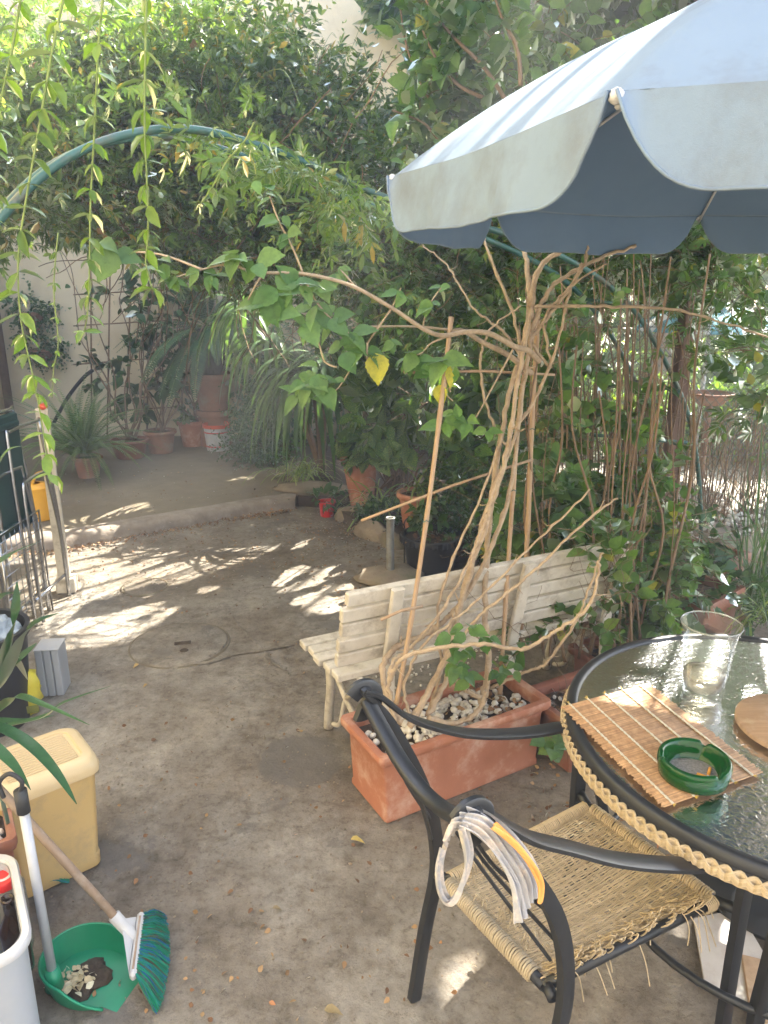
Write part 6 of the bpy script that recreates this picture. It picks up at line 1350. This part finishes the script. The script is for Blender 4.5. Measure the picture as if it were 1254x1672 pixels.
# papyrus grass on the right
pap = thing('tall_grass_clump', 'clump of tall arching reed grass at the right edge behind the table', 'grass clump', (2.15, 3.95, 0)); B = []
rs2 = random.Random(7)
for i in range(110):
    a = rs2.uniform(0, 6.28); e = rs2.uniform(.75, 1.5); B.append(blade(np.array([2.12+rs2.gauss(0, .08), 3.85+rs2.gauss(0, .08), .08]), (cos(a)*cos(e), sin(a)*cos(e), sin(e)), rs2.uniform(.6, 1.35), rs2.uniform(.006, .014), rs2.uniform(.5, 2.4), 11, fold=.6))
blades(pap, B, M['strap'], 'blade', True); B = []
tuft(pap, np.array([2.02, 3.62, .2]), 40, .5, .010, 2.4, M['spider'], 8, 'blade', single=True)
for i, (px, py, a, b_, h_, lb) in enumerate(((1150, 880, .28, .15, .12, 'rough red-brown stone on the low wall by the fence, left one'), (1205, 905, .30, .16, .13, 'large rough stone of the low wall at the right edge'), (1175, 935, .26, .15, .14, 'rough stone lowest in the low wall behind the square planters'), (1250, 880, .25, .15, .1, 'rough stone partly cut by the right edge of the picture'))):
    rock('wall_stone', G(px, py, .12), (a, b_, h_), lb, group='stones of the low wall by the fence', seed=40+i, rz=i*.4)
mb = MB()
for i in range(420):
    p = R(1.0*rd.uniform(1090, 1300), 880, rd.uniform(4.9, 5.7)); mb.blob((p[0], p[1], rd.uniform(.10, .26)), (rd.uniform(.01, .02),)*3, seed=i, n=6, m=4)
mb.build('wall_gravel', M['stone'], None)['kind'] = 'stuff'

# ------------------------------------------------------------------ fence: wire mesh, posts, reed screen
FY0, FSL = 5.35, .18                      # fence line y = FY0 + FSL*x
def FP(x, z, off=0): return np.array([x, FY0+FSL*(x-1.0)+off, z])
fn = thing('wire_fence', 'green diamond wire mesh fence on timber posts at the right', 'fence', FP(2.5, 0)); mb = MB()
x0, x1, zb, zt = 1.0, 6.2, .12, 2.1; s = .075
for k in range(int((x1-x0+zt-zb)/s)+1):
    for sg in (1, -1):
        a = x0-(zt-zb)+k*s if sg > 0 else x0+k*s; pts = []
        for j in range(0, 2):
            z = zb if j == 0 else zt; x = a+(z-zb)*sg; pts.append((x, z))
        (xa, za), (xb, zbb) = pts
        if sg > 0:
            if xa < x0: za += (x0-xa); xa = x0
            if xb > x1: zbb -= (xb-x1); xb = x1
        else:
            if xb < x0: zbb -= (x0-xb); xb = x0
            if xa > x1: za += (xa-x1); xa = x1
        if zbb > za: mb.tube([FP(xa, za, .003*sg), FP(xb, zbb, .003*sg)], .0022, 4, False)
mb.build('wire_mesh', M['green_metal'], fn)['kind'] = 'stuff'
for z in (2.1, 1.62, .15): MB().tube([FP(x0, z), FP(3.5, z-.012), FP(x1, z)], .003, 5).build('tension_wire', M['green_metal'], fn, True)
wpst = mat('brown_timber_post', (.17, .095, .06), (.10, .055, .035), 14, .85, .5, 60, mapping=(1, 1, .15))
for x in (2.19, 4.4): MB().box(FP(x, 1.15, -.05), (.10, .10, 2.5), rz=.2, bev=.01).build('post', wpst, fn)
sc_ = thing('reed_screen', 'thin see-through screen of dry brown reeds tied along the lower part of the wire fence', 'reed screen', FP(2.0, 0, .08)); mb = MB(); rs3 = random.Random(2)
for i in range(330):
    x = 1.05+i*.0145+rs3.gauss(0, .006); h_ = 1.22+rs3.gauss(0, .05) if x < 2.35 else (.98+rs3.gauss(0, .07)); l_ = rs3.gauss(0, .025)
    mb.tube([FP(x, .10, .07), FP(x+l_*.5+rs3.gauss(0, .006), h_*.5, .075), FP(x+l_, h_, .07)], rs3.uniform(.0022, .0044), 4, False)
mb.build('reed', M['reed'], sc_)['kind'] = 'stuff'
for z in (.3, .62, .92): MB().tube([FP(1.0+.3*k, z+.008*sin(k*2), .062) for k in range(19)], .0025, 4).build('tie_wire', M['galv'], sc_)
db = thing('dry_branches', 'tangle of dry bare branches leaning on the reed screen at the right edge', 'branches', FP(2.8, 0, -.15)); rs = np.random.RandomState(44); n = 70
P0 = np.array([FP(rs.uniform(2.4, 3.4), .12, -.12) for _ in range(n)]); path, *_x = twigs(P0, np.stack([rs.normal(size=n)*.35, rs.normal(size=n)*.1, 1+rs.rand(n)], 1), 14, .06, .0, .08, .05, 1, .9, rs)
link('twigs', stems_mesh('twigs', path-origin(db), .006, M['twig'], .002), db)['kind'] = 'stuff'
# beyond the fence: bowl on a post, striped awning, bushes, hedge, far trees
bwl = thing('clay_bowl', 'shallow clay bowl on a stand behind the wire fence', 'bowl', (3.02, 6.6, 1.06)); c_ = R(1160, 650, 6.6)
bwl.location = c_.tolist()
MB().lathe([(0, -.07), (.10, -.06), (.19, .03), (.205, .035), (.205, .05), (.18, .05), (.1, -.03)], c_, 26).build('bowl', M['terra_old'], bwl, True)
MB().tube([c_-[0, 0, .06], [c_[0], c_[1], .1]], .03, 8).build('stand', M['terra_old'], bwl, True)
aw = thing('striped_parasol', 'teal and white striped parasol in the garden beyond the fence', 'parasol', R(1165, 545, 7.6)*[1, 1, 0]+[0, 0, .1]); ap = R(1165, 490, 7.6); ac_ = np.array([ap[0], ap[1], ap[2]])
for k in range(16):
    a0_, a1_ = 2*pi*k/16, 2*pi*(k+1)/16
    def pf(u, v): a = a0_+(a1_-a0_)*u; r_ = .72*v; return ac_+np.array([r_*cos(a), r_*sin(a), -.24*v**1.4-(.05*max(0, v-.9)*10)])
    MB().grid(pf, 4, 8).build('panel', M['awning_blue'] if k % 2 else M['awning_white'], aw, True)
MB().tube([ac_+[0, 0, .05], [ac_[0], ac_[1], .1]], .025, 8).build('pole', M['white_plastic'], aw, True)
for i, (px, py, d, r, lb) in enumerate(((1160, 720, 8.2, (1.1, .5, .35), 'bright sunlit bush beyond the wire fence below the striped parasol'), (1000, 690, 8.6, (1.0, .5, .4), 'sunlit bush beyond the fence behind the timber post'), (1290, 690, 8.0, (.9, .5, .4), 'sunlit bush beyond the fence at the right edge'))):
    t = thing('garden_bush', lb, 'bush', R(px, py, d)*[1, 1, 0]+[0, 0, .1], 'bushes in the plot beyond the fence'); bush(t, [(R(px, py, d), np.array(r), 1)], 420, 'ell', M['far_leaf'], .075, K=8, step=.05, mask=False, seed=120+i, smat=M['twig'], sr=.004)
fh = thing('far_hedge', 'tall leafy hedge closing the neighbouring garden beyond the fence', 'hedge', (4, 13, 0))
bush(fh, [(np.array([1.5+1.3*k, 12.6+.4*(k % 2), 1.9]), np.array([1.1, .7, 2.2]), 1) for k in range(9)], 3000, 'ell', M['far_leaf'], .16, K=8, step=.09, mask=False, seed=130)
for i, (x, y, h, lb) in enumerate(((1.2, 13.5, 3.6, 'bushy tree behind the far hedge, directly above the arch centre'), (5.0, 14.5, 4.2, 'bushy tree behind the far hedge beyond the striped parasol'), (9.0, 13.5, 4, 'bushy tree behind the far hedge outside the right edge'))):
    tree('garden_tree', lb, (x, y, 0), h, .16, [(np.array([x-.9, y, h+.2]), np.array([1.2, 1, 1.3]), 1), (np.array([x+.9, y-.2, h+.6]), np.array([1.3, 1, 1.4]), 1), (np.array([x, y, h+1.8]), np.array([1.3, 1, 1.3]), 1)], 900, .20, M['tree_leaf'], 140+i, K=8, step=.10)

# ------------------------------------------------------------------ hanging vine strands in the near left foreground
vs_ = [([(118,-60),(90,60),(60,230),(42,330),(30,420),(34,520),(55,620),(70,700),(82,790)], 1.50, 'leafy vine strand hanging lowest at the far left, reaching to the watering can', 1.0),
       ([(175,-60),(162,60),(155,200),(148,330),(146,440),(142,520),(130,560)], 1.62, 'leafy vine strand hanging second from the left, ending beside the wall pots', .85),
       ([(240,-60),(238,60),(236,200),(240,300),(242,380),(238,430),(250,475)], 1.55, 'bright leafy vine strand hanging third from the left, across the crown of the green arch', .95),
       ([(415,200),(400,230),(372,262),(350,300),(330,330),(318,345)], 2.0, 'short leafy vine shoot dangling in front of the dark hollow under the arch', .8),
       ([(95,380),(88,470),(95,560),(88,600),(85,650)], 2.6, 'thin faint vine strand in front of the ochre wall', .55),
       ([(40,-40),(20,80),(-5,200),(-10,330),(5,380)], 1.6, 'leafy vine strand hanging along the extreme left edge', .9)]
rs = np.random.RandomState(150)
for pts, d, lb, sc in vs_:
    P = [R(p[0], p[1], d+.02*i) for i, p in enumerate(pts)]; P = spline(P, 12); t = thing('hanging_vine', lb, 'vine', P[0], 'vine strands hanging in the foreground')
    MB().tube(P, list(np.linspace(.0026, .0012, len(P))), 6).build('stem', M['vine_green'], t, True)
    acc = 0; last = P[0]
    for k in range(4, len(P)):
        acc += np.linalg.norm(P[k]-last); last = P[k]
        if acc > .040*sc**.5*d/1.55:
            acc = 0; a0_ = rs.uniform(0, 6.28)
            for j in range(3 if k < len(P)-3 else 4):
                a = a0_+j*2.1; ax = nrm(np.array([cos(a)*1.1, sin(a)*.6, -.50+rs.normal()*.3])); leaf_obj(t, 'ell', M['vine_leaf'], P[k], ax, nrm(np.array([0, 0, 1.])+rs.normal(size=3)*.3), rs.uniform(.034, .06)*sc)

# ------------------------------------------------------------------ added air standing in for lens veil, lifting the dark tones
hzm = bpy.data.materials.new('air'); hzm.use_nodes = True; _t = hzm.node_tree; _t.nodes.clear()
_o = _t.nodes.new('ShaderNodeOutputMaterial'); _v = _t.nodes.new('ShaderNodeVolumePrincipled'); _v.inputs['Density'].default_value = .023; _v.inputs['Color'].default_value = (1, .985, .96, 1); _v.inputs['Anisotropy'].default_value = .2
_t.links.new(_v.outputs[0], _o.inputs['Volume'])
hz = MB().box((0, 8, 3.9), (54, 54, 10.2)).build('haze', hzm); hz['kind'] = 'stuff'
